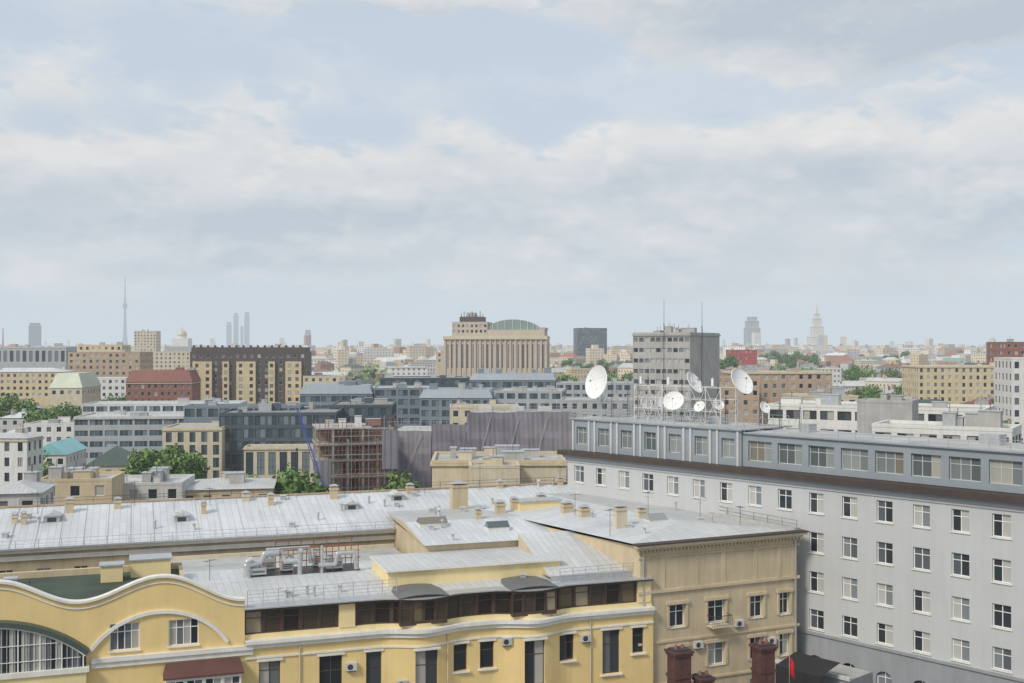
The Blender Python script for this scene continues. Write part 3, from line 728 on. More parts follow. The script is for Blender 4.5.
railing('roof_railing','grey steel railing around a long office roof',[(*FD.w(0,DD-.3),36.85),(*FD.w(s0,DD-.3),36.85)],1.0,2.0,galv,2,.03)
def dish(px,py,b,rad,face,tilt,label):
    a=FD.al(px,b); x,y=FD.w(a,b); zc_=wz(py,y)
    t=thing('satellite_dish',label,'satellite dish',(x,y,36.84),0,group='satellite dishes on the office roof')
    h=zc_-36.84
    q=Matrix.Translation((0,0,h))@Matrix.Rotation(math.radians(face),4,'Z')@Matrix.Rotation(math.radians(90-tilt),4,'X')
    m=MB(); pr=[(rad*i/8,.32*rad*(i/8)**2) for i in range(9)]
    m.lathe(pr,dishm,28,q); m.lathe([(r_,z_-.05) for r_,z_ in pr[::-1]],dishm,28,q); m.lathe([(rad,.32*rad-.05),(rad+.04,.32*rad),(rad,.32*rad+.03)],dishm,28,q)
    m.obj('reflector',t)
    m=MB(); f=q@Vector((0,0,rad*.8))
    for k in range(3):
        an=2*math.pi*k/3+.5; m.cyl(q@Vector((rad*.8*math.cos(an),rad*.8*math.sin(an),.22*rad)),f,.014,.014,galv,5)
    m.cyl(f,q@Vector((0,0,rad*.7)),.06,.08,darkm,8); m.obj('feed_arm',t)
    m=MB(); bk=q@Vector((0,0,-.25)); m.cyl((bk.x,bk.y,0),bk,.09,.08,galv,8); m.cyl(bk,q@Vector((0,0,0)),.14,.2,galv,8)
    for s in (-1,1): m.cyl((bk.x+s*.7,bk.y+.3,0),(bk.x,bk.y,h*.6),.035,.035,galv,5)
    m.obj('mast',t)
dish(600,383,3,1.9,-56,12,'large white satellite dish turned sideways on a roof post')
dish(692,384,5,1.25,52,30,'white satellite dish turned sideways on a roof post')
dish(739,383,4,1.45,38,28,'large white satellite dish tilted upward on a roof post')
dish(674,402,4,1.1,-20,30,'small white satellite dish on a roof post')
dish(660,402,6,.8,30,25,'small white satellite dish on a roof post')
dish(700,407,3,.6,-40,30,'small white satellite dish on a roof post')
dish(646,403,7,.75,25,20,'small white satellite dish on a roof post')
dish(718,405,6,.6,10,25,'small white satellite dish on a roof post'); dish(764,408,6,.6,30,25,'small white satellite dish on a roof post')
def mast(px,pyt,b,z0=36.8,guy=True):
    a=FD.al(px,b);x,y=FD.w(a,b); zt=wz(pyt,y); m=MB(); h=zt-z0
    for k in range(3):
        an=k*2.094; m.cyl((.16*math.cos(an),.16*math.sin(an),0),(.05*math.cos(an),.05*math.sin(an),h*.8),.022,.015,darkm,4,False)
    for i in range(14):
        z=h*.8*i/14; m.cyl((.13,0,z),(-.07,.1,z+h*.057),.012,.012,darkm,4,False)
    m.cyl((0,0,h*.75),(0,0,h),.025,.015,darkm,5)
    if guy:
        for k in range(3): m.cyl((0,0,h*.7),(2.6*math.cos(k*2.1),2.0*math.sin(k*2.1),0),.008,.008,darkm,3,False)
    o=m.obj('antenna_mast',None,(x,y,z0)); o['label']='thin guyed steel antenna mast on the office roof'; o['category']='antenna'; o['group']='antenna masts on the office roof'
for px,py,b in ((664,299,5),(702,302,6),(638,372,5),(718,376,6),(760,385,6),(628,380,7),(612,370,5),(648,366,7),(682,368,6),(726,390,5),(780,396,5),(800,402,5)): mast(px,py,b)
t=thing('rooftop_rack','open galvanised steel rack carrying small aerials on the office roof','steel frame',(*FD.w(FD.al(676,5),5),36.8),TD)
m=MB()
for x in (-6,-4,-2,0,2,4,6):
    for y in (0,2.5): m.cyl((x,y,0),(x,y,3.8),.05,.05,whitew,5)
for z in (1.3,2.5,3.8):
    for y in (0,2.5): m.cyl((-6,y,z),(6,y,z),.04,.04,whitew,5)
for x in (-6,-4,-2,0,2,4): m.cyl((x,0,0),(x+2,0,3.8),.03,.03,whitew,4); m.cyl((x+2,0,0),(x,0,3.8),.03,.03,whitew,4)
for x in (-5,-1,2.2,5): m.cyl((x,0,3.8),(x,0,5.0),.03,.03,concl,5); m.box(x-.12,x+.12,-.15,0,4.0,4.8,dishm)
m.obj('platform',t)
t=thing('terrace_canopy','black fabric terrace canopy over a low roof','canopy',(wx(815,94),94,0),TD)
m=MB(); m.box(-4,4,-2,2,0,15.4,greyd,top=flatg); m.obj('base_block',t); m=MB()
m.face([(-3,-1.5,17.4),(1.5,-1.5,17.4),(1.5,1.5,18.0),(-3,1.5,18.0)],blackm); m.face([(-3,-1.5,15.4),(1.5,-1.5,15.4),(1.5,-1.5,17.4),(-3,-1.5,17.4)],blackm)
m.obj('canopy_cloth',t)
t=thing('annex_roof_terrace','grey stepped annex with pale coping below the office wall','building',(*FD.w(22,-4),0),TD)
m=MB(); m.box(-6,16,0,3.8,0,16.6,greyd,top=flatl); m.box(-2,12,-1.6,0,0,15.2,greyd,top=flatl); m.obj('wall',t); m=MB(); m.box(-6.2,16.2,-.2,.15,16.6,16.9,concl); m.obj('coping',t)
t=thing('flag','small red flag hanging from a grey pole','flag',(wx(789,91),91,15.2),0)
m=MB(); m.cyl((0,0,0),(0,0,4.4),.035,.03,galv,6); m.obj('flagpole',t)
m=MB()
for i in range(6):
    a=i/6;b=(i+1)/6; f=lambda s:(.42*s+.03,.1*math.sin(s*7),0)
    A_,B_=f(a),f(b); m.face([(A_[0],A_[1],2.7-a*.5),(B_[0],B_[1],2.7-b*.5),(B_[0],B_[1],4.3-b*.9),(A_[0],A_[1],4.3-a*.9)],redm)
m.obj('flag_cloth',t)

# ================================================================== generic mid-distance buildings
def bld(name,label,px0,px1,py,D,dep,wall,rot=0,fh=3.3,nf=5,bay=3.2,ww=1.5,wh=1.7,st=None,roof='flat',roofm=None,rh=3,sides='LR',top=1.0,trim=None,clutter=2,cat='building',maxn=100,z0=0):
    st=st or (whitep,glass,1,1,None); roofm=roofm or flatl; rot=math.radians(rot)
    X0=wx(px0,D); k1=(px1-512)/F; c,s=math.cos(rot),math.sin(rot); L=(k1*D-X0)/(c-k1*s); h=wz(py,D)
    t=thing(name,label,cat,(X0,D,0),rot)
    cx=X0+c*L/2-s*dep/2; cy=D+s*L/2+c*dep/2; occ.append((cx,cy,max(L,dep)*.55))
    if L>dep*1.8:
        for f in (.15,.85): occ.append((X0+c*L*f-s*dep/2,D+s*L*f+c*dep/2,dep*.6))
    mb=MB(); wins=[]
    rows=[(h-top-wh-i*fh,wh) for i in range(nf) if h-top-wh-i*fh>z0+1]
    def cs(l):
        n=max(1,int(round((l-.8)/bay))); return [(l*(i+.5)/n,min(ww,l/n-.3)) for i in range(n)]
    if bay>0: facade(mb,wins,(0,0),0,L,z0,h,cs(L),rows,wall,.2,st)
    else: facade(mb,wins,(0,0),0,L,z0,h,[],[],wall)
    for sd,o,an in (('L',(0,dep),-math.pi/2),('R',(L,0),math.pi/2)):
        if sd in sides: facade(mb,wins,o,an,dep,z0,h,cs(dep),rows,wall,.2,st)
        else: facade(mb,wins,o,an,dep,z0,h,[],[],wall)
    facade(mb,wins,(L,dep),math.pi,L,z0,h,[],[],wall)
    mb.obj('wall',t); place_windows(t,wins,maxn=maxn)
    mb=MB()
    if roof=='flat':
        mb.face([(0,0,h-.35),(L,0,h-.35),(L,dep,h-.35),(0,dep,h-.35)],roofm)
        for q in ((-.05,L+.05,-.05,.35),(-.05,L+.05,dep-.35,dep+.05),(-.05,.35,.35,dep-.35),(L-.35,L+.05,.35,dep-.35)): mb.box(q[0],q[1],q[2],q[3],h-.34,h+.1,trim or wall)
    elif roof=='hip': hip(mb,0,L,0,dep,h,rh,roofm)
    elif roof=='gable': hip(mb,0,L,0,dep,h,rh,roofm,gable=True)
    elif roof=='mansard':
        i=rh*.35; a=[(-.3,-.3),(L+.3,-.3),(L+.3,dep+.3),(-.3,dep+.3)]; b=[(i,i),(L-i,i),(L-i,dep-i),(i,dep-i)]
        for j in range(4):
            k=(j+1)%4; mb.face([V(a[j],h),V(a[k],h),V(b[k],h+rh),V(b[j],h+rh)],roofm)
        mb.face([V(p,h+rh) for p in b],roofm)
    mb.obj('roof',t)
    if trim:
        mb=MB(); mb.box(-.25,L+.25,-.3,-.002,h-.75,h-.4,trim)
        mb.box(-.3,-.002,-.002,dep+.2,h-.75,h-.4,trim); mb.box(L+.002,L+.3,-.002,dep+.2,h-.75,h-.4,trim); mb.obj('cornice',t)
    rr=random.Random(int(px0*7+D))
    zt=h-.35 if roof=='flat' else h+rh*(1 if roof=='mansard' else .5)
    for i in range(clutter):
        w=rr.uniform(.8,4); d=rr.uniform(.8,3); x=rr.uniform(1,max(1.2,L-w-1)); y=rr.uniform(1,max(1.2,dep-d-1)); m=MB()
        hh=rr.uniform(.9,2.2); m.box(x,x+w,y,y+d,zt,zt+hh,rr.choice([wall,galv,conc]),top=galv); m.box(x-.1,x+w+.1,y-.1,y+d+.1,zt+hh,zt+hh+.12,galv)
        m.cyl((x+w/2,y+d/2,zt+hh),(x+w/2,y+d/2,zt+hh+1.2),.05,.05,darkm,4); m.obj('roof_housing',t)
    return t,L,h
SW=(whitep,glass,1,1,None); SB=(brownf,glass,1,1,None); SO=(darkm,glassb,2,1,None); SG=(offgr,glassb,3,1,None)
bgr=sheet_roof('blue_grey_sheet',(.30,.34,.38),.5,2.2,.5,.15)
bld('low_beige_building','low flat-roofed sand-coloured building behind sheet roofs',432,566,461,165,14,cream,2,nf=0,bay=0,trim=beigel,clutter=7,sides='')
bld('low_beige_building','small sand-coloured rooftop block with flat roof',470,520,466,158,6,cream,4,nf=0,bay=0,clutter=2,sides='')
bld('low_tan_building','low tan building with flat light roof and vents',38,112,480,175,10,beige,8,nf=1,bay=4,clutter=7,roofm=silver2,sides='')
bld('glass_roof_building','low building with light glazed flat roof',84,182,484,185,12,concl,6,nf=1,bay=3,clutter=6,roofm=silver3,sides='')
bld('low_grey_building','low grey sheet-roofed house',-10,40,494,150,10,concl,12,nf=1,bay=3,roof='hip',roofm=silver2,rh=1.2,clutter=2)
bld('low_grey_building','low grey sheet-roofed house',180,272,490,190,14,beige,10,nf=1,bay=3,roof='hip',roofm=silver2,rh=1.2,clutter=3)
bld('white_classical_house','white stucco house with arched windows',-26,27,438,262,8,whitew,-3,nf=4,fh=3.6,bay=2.7,ww=1.2,wh=2.1,st=(darkm,glass,2,2,None),trim=cream,roof='hip',roofm=silver2,rh=1.0)
bld('turquoise_roof_house','white house under a pale turquoise metal roof',33,66,455,300,20,whitew,6,nf=3,bay=3,roof='gable',roofm=turq,rh=3.2,clutter=0)
bld('green_roof_house','small house with a dark green hipped roof',86,132,466,285,16,cream,8,nf=1,roof='hip',roofm=greenr,rh=4.2,clutter=1)
bld('cream_house','white house with flat grey roof',24,74,424,360,16,whitew,6,nf=3,bay=3,clutter=3)
bld('pale_grey_house','pale grey house with sheet roof',0,30,418,420,16,concl,4,nf=3,bay=3,roof='hip',roofm=silver,rh=2)
bld('grey_office','long modern grey office with horizontal glass bands',74,222,417,340,24,offgr,6,nf=4,fh=3.4,bay=4.2,ww=3.9,wh=1.8,st=SG,trim=concl,roofm=silver3,clutter=5,top=.8)
bld('grey_office_block','set-back pale upper storeys of a modern office',82,240,404,362,18,concl,6,nf=1,fh=3.4,bay=4.2,ww=3.6,wh=1.8,st=SG,roofm=silver3,clutter=4,top=.8)
bld('beige_office','beige stone office with tall narrow windows',163,222,428,300,18,cream,5,nf=4,fh=3.5,bay=3.0,ww=1.6,wh=2.7,st=SO,trim=cream,clutter=1,top=1.2,sides='L')
bld('dark_glass_office','dark blue-grey glass office block with flat roof',219,336,413,306,26,offdk,4,nf=5,fh=3.6,bay=3.2,ww=2.8,wh=2.6,st=SO,clutter=6,roofm=flatg,top=.8)
bld('beige_office_wing','beige columned office wing below dark glass storeys',244,334,447,298,7.8,cream,4,nf=2,fh=7.5,bay=3.0,ww=2.0,wh=6.2,st=(darkm,glassb,2,3,None),trim=cream,clutter=0,top=1.4)
bld('dark_set_back_storey','dark glazed set-back office storey',184,300,406,322,10,offbl,4,nf=1,fh=3.6,bay=3.2,ww=2.8,wh=2.4,st=SO,clutter=3,roofm=flatg,top=.8)
bld('dark_glass_office','dark glazed office with stepped flat roof',330,392,405,330,26,offdk,3,nf=4,fh=3.6,bay=3.6,ww=3.2,wh=2.6,st=SO,clutter=5,roofm=flatg,top=.8)
bld('blue_grey_office','blue-grey office with sloping metal top storey',300,372,394,420,24,offbl,5,nf=4,fh=3.6,bay=4,ww=3.6,wh=2.2,st=SO,roof='mansard',roofm=bgr,rh=3,clutter=5,top=.8)
bld('blue_grey_office','blue-grey office with long glazed bands',374,432,388,424,28,offbl,5,nf=4,fh=3.6,bay=4,ww=3.6,wh=2.2,st=SO,clutter=6,roofm=silver2,top=.8)
bld('blue_grey_office','blue-grey office with sloping metal top storey',420,492,398,396,24,offbl,-3,nf=3,fh=3.6,bay=3.4,ww=2.6,wh=2.2,st=SO,roof='mansard',roofm=bgr,rh=3,clutter=6,top=.8)
bld('blue_grey_office','grey office with rooftop plant',494,562,391,400,28,offgr,-6,nf=3,fh=3.6,bay=4,ww=3.0,wh=2.0,st=SO,clutter=8,roofm=flatl,top=.8)
bld('blue_grey_office','dark blue-grey office with stepped terraces',380,470,378,470,24,offdk,4,nf=4,fh=3.6,bay=4,ww=3.6,wh=2.2,st=SO,clutter=6,roofm=silver2,top=.8)
bld('blue_grey_office','grey office with glass upper storey',470,555,380,450,24,offbl,-4,nf=4,fh=3.6,bay=4,ww=3.6,wh=2.2,st=SO,roof='mansard',roofm=bgr,rh=2.5,clutter=7,top=.8)
bld('blue_grey_office','pale grey office with glass upper storey',556,640,383,446,22,offgr,-4,nf=4,fh=3.6,bay=3.4,ww=2.4,wh=2.0,st=SO,clutter=8,roofm=flatl,top=.8)
bld('grey_office_block','low grey office beside glass offices',560,640,400,330,20,offgr,-6,nf=3,bay=3,clutter=5)
bld('cream_house','cream house with white windows',303,345,376,520,18,cream,4,nf=4,bay=3,clutter=2)
bld('cream_house','cream house with a flat roof',450,520,407,300,14,cream,3,nf=2,bay=3,clutter=4)
t,L,h=bld('dark_brown_apartment_block','dark brown apartment block with cream bays and white windows',190,306,352,520,18,dbrown,2,nf=12,fh=3.2,bay=3.3,ww=1.5,wh=1.7,st=SW,clutter=0,roofm=flatg)
bays=((1.5,10.5),(15.5,18.5),(22,31),(37,40),(45,52.5))
bwn=[]
for a,b in bays:
    m=MB(); m.box(a,b,-1.3,0,0,h-4.5,ochre); m.obj('bay_wall',t)
    for zi in range(10):
        for xx in ([(a+b)/2] if b-a<6 else [a+2,b-2]): bwn.append((Vector((xx,-1.36,h-7.2-zi*3.2)),0,1.5,1.7,SB))
place_windows(t,bwn)
m=MB(); m.box(.5,L-.5,.5,17,h,h+2.2,dbrown)
for i in range(16): m.box(1+i*L/16.3,1.9+i*L/16.3,1,2,h+2.2,h+3.2,darkm)
m.obj('penthouse',t)
bld('red_mansard_building','red brick building with dull red mansard roof',126,192,382,480,18,brickm,4,nf=3,bay=2.8,ww=1.3,wh=1.8,roof='mansard',roofm=redroof,rh=5,trim=cream,clutter=2)
bld('tan_tower_building','tan brick building with stepped flat roof',68,140,352,600,26,tanm,3,nf=5,bay=3.4,clutter=2)
bld('tan_tower_building','tan brick set-back upper storey',78,122,345,606,16,ochre,3,nf=1,bay=3.4,clutter=2)
bld('white_house','white stucco building with flat roof',76,126,378,560,16,whitew,3,nf=4,bay=3,clutter=2)
bld('yellow_house','long pale yellow building with dark windows',-20,62,372,570,20,ochre,2,nf=4,bay=3.2,roof='hip',roofm=silver,rh=2)
bld('pale_green_roof_hall','hall with a rounded pale green roof',50,82,388,450,24,cream,3,nf=1,roof='mansard',roofm=palegreen,rh=6,clutter=0)
bld('colonnaded_building','long grey classical building with tall columns',-30,66,347,900,25,offgr,2,nf=1,bay=5,ww=3,wh=9,top=3,st=(darkm,glass,1,1,None),trim=concl,clutter=3)
bld('cream_apartment_block','cream apartment block with dark windows',134,156,331,1250,20,cream,3,nf=8,bay=3.5)
bld('cream_apartment_block','cream apartment block with dark windows',146,190,352,900,20,cream,3,nf=5,bay=3.5)
bld('concrete_tower_block','grey concrete slab tower with banded windows and blank end wall',633,690,333,290,22.5,concw,-30,nf=11,fh=2.75,bay=1.45,ww=1.28,wh=1.15,st=(concw,glassp,1,1,None),sides='',trim=concw,clutter=8,top=1.2)
bld('tan_apartment_row','tan brick apartment row with white windows',735,832,372,400,18,tanm,4,nf=4,bay=3.2,clutter=4,trim=cream)
bld('tan_apartment_row','brown brick building with flat roof',722,760,378,380,16,tanm,-4,nf=4,bay=3.2,clutter=2)
bld('white_terraced_building','white modern building with dark window strips and roof terraces',768,984,404,190,14,whitew,-30,nf=4,fh=3.1,bay=2.9,ww=2.3,wh=1.5,st=(darkm,glass,2,1,None),clutter=6,top=.9,roofm=flatl)
bld('white_terraced_building','white stepped rooftop storeys with glazed terrace',872,1012,424,140,8,whitew,-32,nf=3,fh=2.9,bay=2.4,ww=2.0,wh=1.1,st=(darkm,glass,2,1,None),clutter=4,roofm=flatl)
bld('grey_rooftop_block','plain grey rooftop plant block',857,912,400,160,5,conc,-30,nf=0,bay=0,clutter=2,sides='')
bld('cream_office','cream office with flat roof behind railings',800,858,396,270,14,cream,4,nf=3,bay=3,clutter=4)
bld('ochre_stone_block','large ochre stone apartment block with regular windows',918,1010,366,500,24,ochre,-3,nf=6,fh=3.3,bay=3.0,ww=1.4,wh=1.9,trim=cream,clutter=4,roofm=silver2)
bld('brown_brick_building','brown brick building with flat roof',1006,1060,342,520,20,brickm,2,nf=6,bay=3,clutter=3)
bld('white_house','tall white stucco house with dark windows',1012,1060,358,300,14,whitew,-5,nf=6,bay=2.6,ww=1.2,wh=1.8,st=(darkm,glass,1,1,None),clutter=2)
bld('small_brick_house','small brick house with grey roof',985,1030,412,330,14,cream,2,nf=2,bay=3,roof='hip',roofm=silver2,rh=2)
bld('dark_office_tower','small dark grid-fronted office tower',577,607,328,1500,25,offdk,8,nf=14,fh=3.4,bay=3.4,ww=2.2,wh=2,st=(concl,glassb,1,1,None),clutter=1)
bld('red_building','bright red building with grey roof',731,757,350,1100,20,M('bright_red_facade',(.45,.07,.07)),4,nf=3,bay=4,clutter=2)

# ================================================================== landmark
t,L,h=bld('monumental_stone_building','large sandstone hall with tall pilasters and glazed barrel roof',445,546,336,650,40,stone,-5,nf=1,fh=9,bay=3.0,ww=1.3,wh=14,top=5,st=(stone,glassp,2,6,None),trim=cream,clutter=0)
n=int(round((L-.8)/3.0))
for i in range(n+1): x=L*i/n; m=MB(); m.box(x-.55,x+.55,-.7,0,0,h-2,stone); m.obj('pilaster',t)
m=MB(); m.box(-1,L+1,-1.3,0,h-2,h-.2,cream); m.obj('entablature',t)
m=MB(); x1=L*.42; w=[]
facade(m,w,(4,1.5),0,x1-4,h,h+8,[((x1-4)*(i+.5)/8,1.4) for i in range(8)],[(h+2,1.6),(h+5.2,1.6)],stone,.3,(darkm,glassp,1,1,None))
facade(m,w,(x1,1.5),math.pi/2,30,h,h+8,[(4*i+3,1.6) for i in range(7)],[(h+5.2,1.8)],stone,.3,(darkm,glass,1,1,None)); facade(m,w,(4,31.5),-math.pi/2,30,h,h+8,[],[],stone)
m.box(4,x1,1.5,31.5,h+8,h+8.4,flatl); m.box(8,x1-3,5,20,h+8.4,h+11.5,dbrown); m.box(12,x1-8,6,16,h+11.5,h+14,conc)
for i in range(9): m.cyl((9+i*1.6,6,h+11),(9+i*1.6,6,h+13.4+1.6*math.sin(i*2)),.3,.2,darkm,4)
m.obj('upper_storey',t); place_windows(t,w)
m=MB(); xc=(x1+L*.92)/2; rx=(L*.92-x1)/2; N_=18; hv=6.2
p=lambda q,y:(xc-rx*math.cos(q),y,h+3.6+hv*math.sin(q))
for j in range(6):
    for i in range(N_):
        a=math.pi*i/N_;b=math.pi*(i+1)/N_; y0=3+j*5;y1=y0+4.7
        m.face([p(b,y0),p(a,y0),p(a,y1),p(b,y1)],vaultg); m.face([p(b,y1),p(a,y1),p(a,y1+.3),p(b,y1+.3)],concl)
m.face([p(math.pi*i/N_,3) for i in range(N_+1)][::-1],vaultg)
for i in range(1,10):
    a=math.pi*i/10; q=p(a,2.9); m.box(q[0]-.22,q[0]+.22,2.6,2.98,h+3.6,q[2],concl)
m.obj('barrel_roof',t)
m=MB(); m.box(x1+.1,L-1,1.5,34,h,h+3.6,stone); m.box(L*.92,L-.5,2,30,h+3.6,h+5,conc); m.obj('terrace_storey',t)
bld('stone_side_wing','low sandstone wing with flat terrace beside the monumental hall',436,450,352,655,20,stone,-5,nf=2,bay=4,clutter=1)

# ================================================================== scaffolded + netted buildings
t=thing('netted_construction_building','building under construction wrapped in purple-grey safety netting','building',(wx(388,235),235,0),math.radians(-3))
occ.append((5,245,25)); occ.append((-12,243,16))
Ln=(wx(574,235)-wx(388,235))*1.01; hn=wz(411,235); xs1=Ln*.42
m=MB(); m.box(.5,xs1,1.2,20,0,hn-4.6,conc,top=flatl); m.box(xs1,Ln-.5,1.2,22,0,hn-1.2,conc,top=flatl)
m.obj('wall',t)
for x in (xs1+2,xs1+9,xs1+15): m=MB(); m.box(x,x+3,6,10,hn-1.2,hn+.6,concl); m.obj('roof_housing',t)
def net(x0,x1,zt,y,nx,mat):
    m=MB(); nz=22
    ph=x0
    def P_(x,v):
        z=v*zt; bil=abs(math.sin((x-x0)*.62))*.16*math.sin(v*math.pi*8)**2
        return (x,y-bil+.07*math.sin(x*2.6+ph)+.06*math.sin(x*6.1+z*.2)+.1*math.sin(z*.9+x*.4),z+(.05*math.sin(x*1.3+ph) if v>.99 else 0))
    for i in range(nx):
        xa,xb=x0+(x1-x0)*i/nx,x0+(x1-x0)*(i+1)/nx
        for j in range(nz): m.face([P_(xa,j/nz),P_(xb,j/nz),P_(xb,(j+1)/nz),P_(xa,(j+1)/nz)],mat,smooth=True)
    m.obj('safety_netting',t)
net(0,xs1*.55,hn-4.2,0,44,netm); net(xs1*.55+.05,xs1,hn-2.8,.05,40,netd); net(xs1+.05,xs1+(Ln-xs1)*.45,hn-.2,-.1,50,netd); net(xs1+(Ln-xs1)*.45+.05,Ln,hn,.0,56,netm)
m=MB()
for i in range(30):
    x=Ln*i/29; hh=hn if x>xs1 else hn-3.4; m.cyl((x,.9,0),(x,.9,hh+1.2+(i%3)*.4),.045,.045,galv,4)
for z in (hn+.3,hn+1.0): m.cyl((xs1,.9,z),(Ln,.9,z),.035,.035,galv,4)
m.cyl((0,.9,hn-2.3),(xs1,.9,hn-2.3),.035,.035,galv,4)
for x in (4,xs1+2,xs1+8,xs1+14): m.cyl((x,-.5,hn-13),(x+3.2,-.5,hn-(1 if x>xs1 else 5)),.05,.05,concl,4)
m.obj('scaffold_frame',t)
m=MB(); m.box(Ln-5,Ln+.6,.4,4,0,hn-6,cream); m.obj('stair_block',t)
t=thing('scaffolded_building','open concrete frame behind rust-red scaffolding','building',(wx(316,222),222,0),math.radians(14))
Ls=(wx(392,222)-wx(316,222))*1.08; hs=wz(426,222)
occ.append((-28,232,16))
shell=M('raw_shell_brick',(.28,.23,.20),.95,.3,.5,.2)
m=MB(); m.box(.4,Ls-.2,9,15,0,hs-1.6,shell); m.box(Ls*.55,Ls-.2,4,9,0,hs-5,shell); m.box(1,Ls*.35,5,9,0,hs-8,conc); m.obj('wall',t)
for k in range(6): m=MB(); m.box(.2,Ls*(.7 if k==0 else 1)-.1,1.8,15.2,hs-.9-k*3.3,hs-.6-k*3.3,conc); m.obj('floor_slab',t)
m=MB()
for i in range(6):
    for y in (2.2,6.5):
        x=.6+i*(Ls-1.4)/5; m.box(x-.2,x+.2,y-.2,y+.2,0,hs-(.6 if i%2 else 3),conc)
m.obj('column_frame',t)
m=MB(); nn=20; rs=random.Random(4)
def sct(x): return hs+(.6 if x<Ls*.45 else (-.8 if x<Ls*.75 else 1.2))
for i in range(nn):
    x=Ls*i/(nn-1)+rs.uniform(-.15,.15)
    for y in (-.5,.6): m.cyl((x,y,0),(x,y,sct(x)+rs.random()*1.4),.04,.04,rust if i%4 else galv,4)
for k in range(10):
    z=hs+.6-k*1.9+rs.uniform(-.15,.15)
    segs=[(0,Ls)] if k>0 else [(0,Ls*.45),(Ls*.75,Ls)]
    for a,b in segs:
        for y in (-.5,.6): m.cyl((a,y,z),(b,y,z),.035,.035,rust,4)
        m.cyl((a,-.5,z-.55),(b,-.5,z-.55),.022,.022,rust,4)
    if k%2:
        a=rs.uniform(0,Ls*.3); m.box(a,Ls-rs.uniform(0,3),-.4,.5,z-.95,z-.90,tanm if k%3 else conc)
    for i in range(rs.randrange(3),nn-1,4): m.cyl((Ls*i/(nn-1),-.52,z-1.9),(Ls*(i+1)/(nn-1),-.52,z),.025,.025,rust if (i+k)%3 else galv,4)
m.obj('scaffold_frame',t)
m=MB()
for x0_,x1_,z0_,z1_ in ((Ls*.8,Ls,hs-9,hs-1),(0,Ls*.18,hs-14,hs-7)):
    for i in range(8):
        a=x0_+(x1_-x0_)*i/8;b=x0_+(x1_-x0_)*(i+1)/8; f=lambda x:-.62+.07*math.sin(x*5)
        m.face([(a,f(a),z0_),(b,f(b),z0_),(b,f(b),z1_),(a,f(a),z1_)],netm,smooth=True)
m.obj('safety_netting',t)
for x,y,w,h_,mt in ((5,4,1.4,1.6,whitew),(8.5,5,1.2,2.1,whitew),(11,7,3,1.3,M('light_red_paint',(.34,.19,.16))),(2.5,6,1.6,1.2,concl)):
    m=MB(); m.box(x,x+w,y,y+2,hs-.6,hs-.6+h_,mt); m.box(x-.1,x+w+.1,y-.1,y+2.1,hs-.6+h_,hs-.5+h_,galv); m.obj('roof_housing',t)
t=thing('crane','blue lattice crane boom leaning beside scaffolding','crane',(wx(322,214),214,0),0)
m=MB(); p0=Vector((0,0,wz(470,214)-3)); p1=Vector((wx(295,214)-wx(322,214),2,wz(408,214)))
for dx,dz_ in ((-.35,0),(.35,0),(0,.6)): m.cyl(p0+Vector((dx,dz_,0)),p1+Vector((dx*.4,dz_*.4,0)),.08,.06,blue,5)
for i in range(18):
    a=p0.lerp(p1,i/18);b=p0.lerp(p1,(i+1)/18); s=.35*(-1)**i; m.cyl(a+Vector((s,0,0)),b-Vector((s,0,0)),.04,.04,blue,4)
m.obj('boom',t)
m=MB(); m.cyl((0,0,0),p0,.5,.35,blue,8); m.box(-1.6,1.2,-1,1,p0.z-2,p0.z,blue); m.obj('crane_base',t)
m=MB(); m.cyl(p1,(p1.x,p1.y,p1.z-8),.03,.03,darkm,3); m.box(p1.x-.2,p1.x+.2,p1.y-.2,p1.y+.2,p1.z-8.6,p1.z-8,darkm); m.obj('hoist_rope',t)

# ================================================================== far landmarks
def far_tower(px,D,tiers,label,name='distant_tower',mat=None,spire=None,rot=10,turrets=0):
    x=wx(px,D); t=thing(name,label,'tower',(x,D,0),math.radians(rot)); m=MB(); z=0
    for w,top in tiers:
        zt=wz(top,D); w=w/F*D
        m.box(-w/2,w/2,-w/2,w/2,z,zt,mat); m.box(-w/2-1,w/2+1,-w/2-1,w/2+1,zt-1,zt+.5,cream)
        if turrets:
            for sx in (-1,1):
                for sy in (-1,1): m.cyl((sx*w*.42,sy*w*.42,zt),(sx*w*.42,sy*w*.42,zt+8),w*.06,.2,mat,6)
        z=zt
    m.obj('wall',t)
    if spire:
        m=MB(); m.cyl((0,0,z),(0,0,wz(spire,D)),tiers[-1][0]/F*D*.28,.5,cream,8); m.obj('spire',t)
    occ.append((x,D,40))
wfar=winmat('far_stone_windows',(.68,.64,.56),6,3.6,.35,.45,(.25,.26,.27))
far_tower(817,3600,[(22,345),(15,337),(10,327),(7,319),(4.5,314)],'tiered Stalin-era skyscraper with central spire','distant_skyscraper',wfar,303,8,1)
far_tower(752,3600,[(13,328),(11,321),(8,317)],'tall pale tower block with narrower crown','distant_tower',winmat('far_grey_windows',(.36,.38,.40),5,3.6),None,5)
gfar=winmat('far_glass_windows',(.22,.27,.32),6,3.6,.7,.6)
for px,w,top,D in ((229,5,322,7500),(236,5,313,7700),(247,5,312,7600),(308,6,330,5200),(35,10,323,4200),(242,3,326,7400)):
    far_tower(px,D,[(w,top+3),(w*.85,top)],'hazy glass skyscraper on the skyline','distant_skyscraper',gfar,None,12)
t=thing('television_tower','very tall slender concrete television tower with antenna spire','tower',(wx(125,8500),8500,0),0)
zt=lambda py:wz(py,8500)
m=MB(); m.lathe([(30,0),(14,zt(335)),(9,zt(318)),(8,zt(309)),(16,zt(308)),(16,zt(304)),(8,zt(303)),(6,zt(298)),(5,zt(296))],dbrown,12); m.obj('shaft',t)
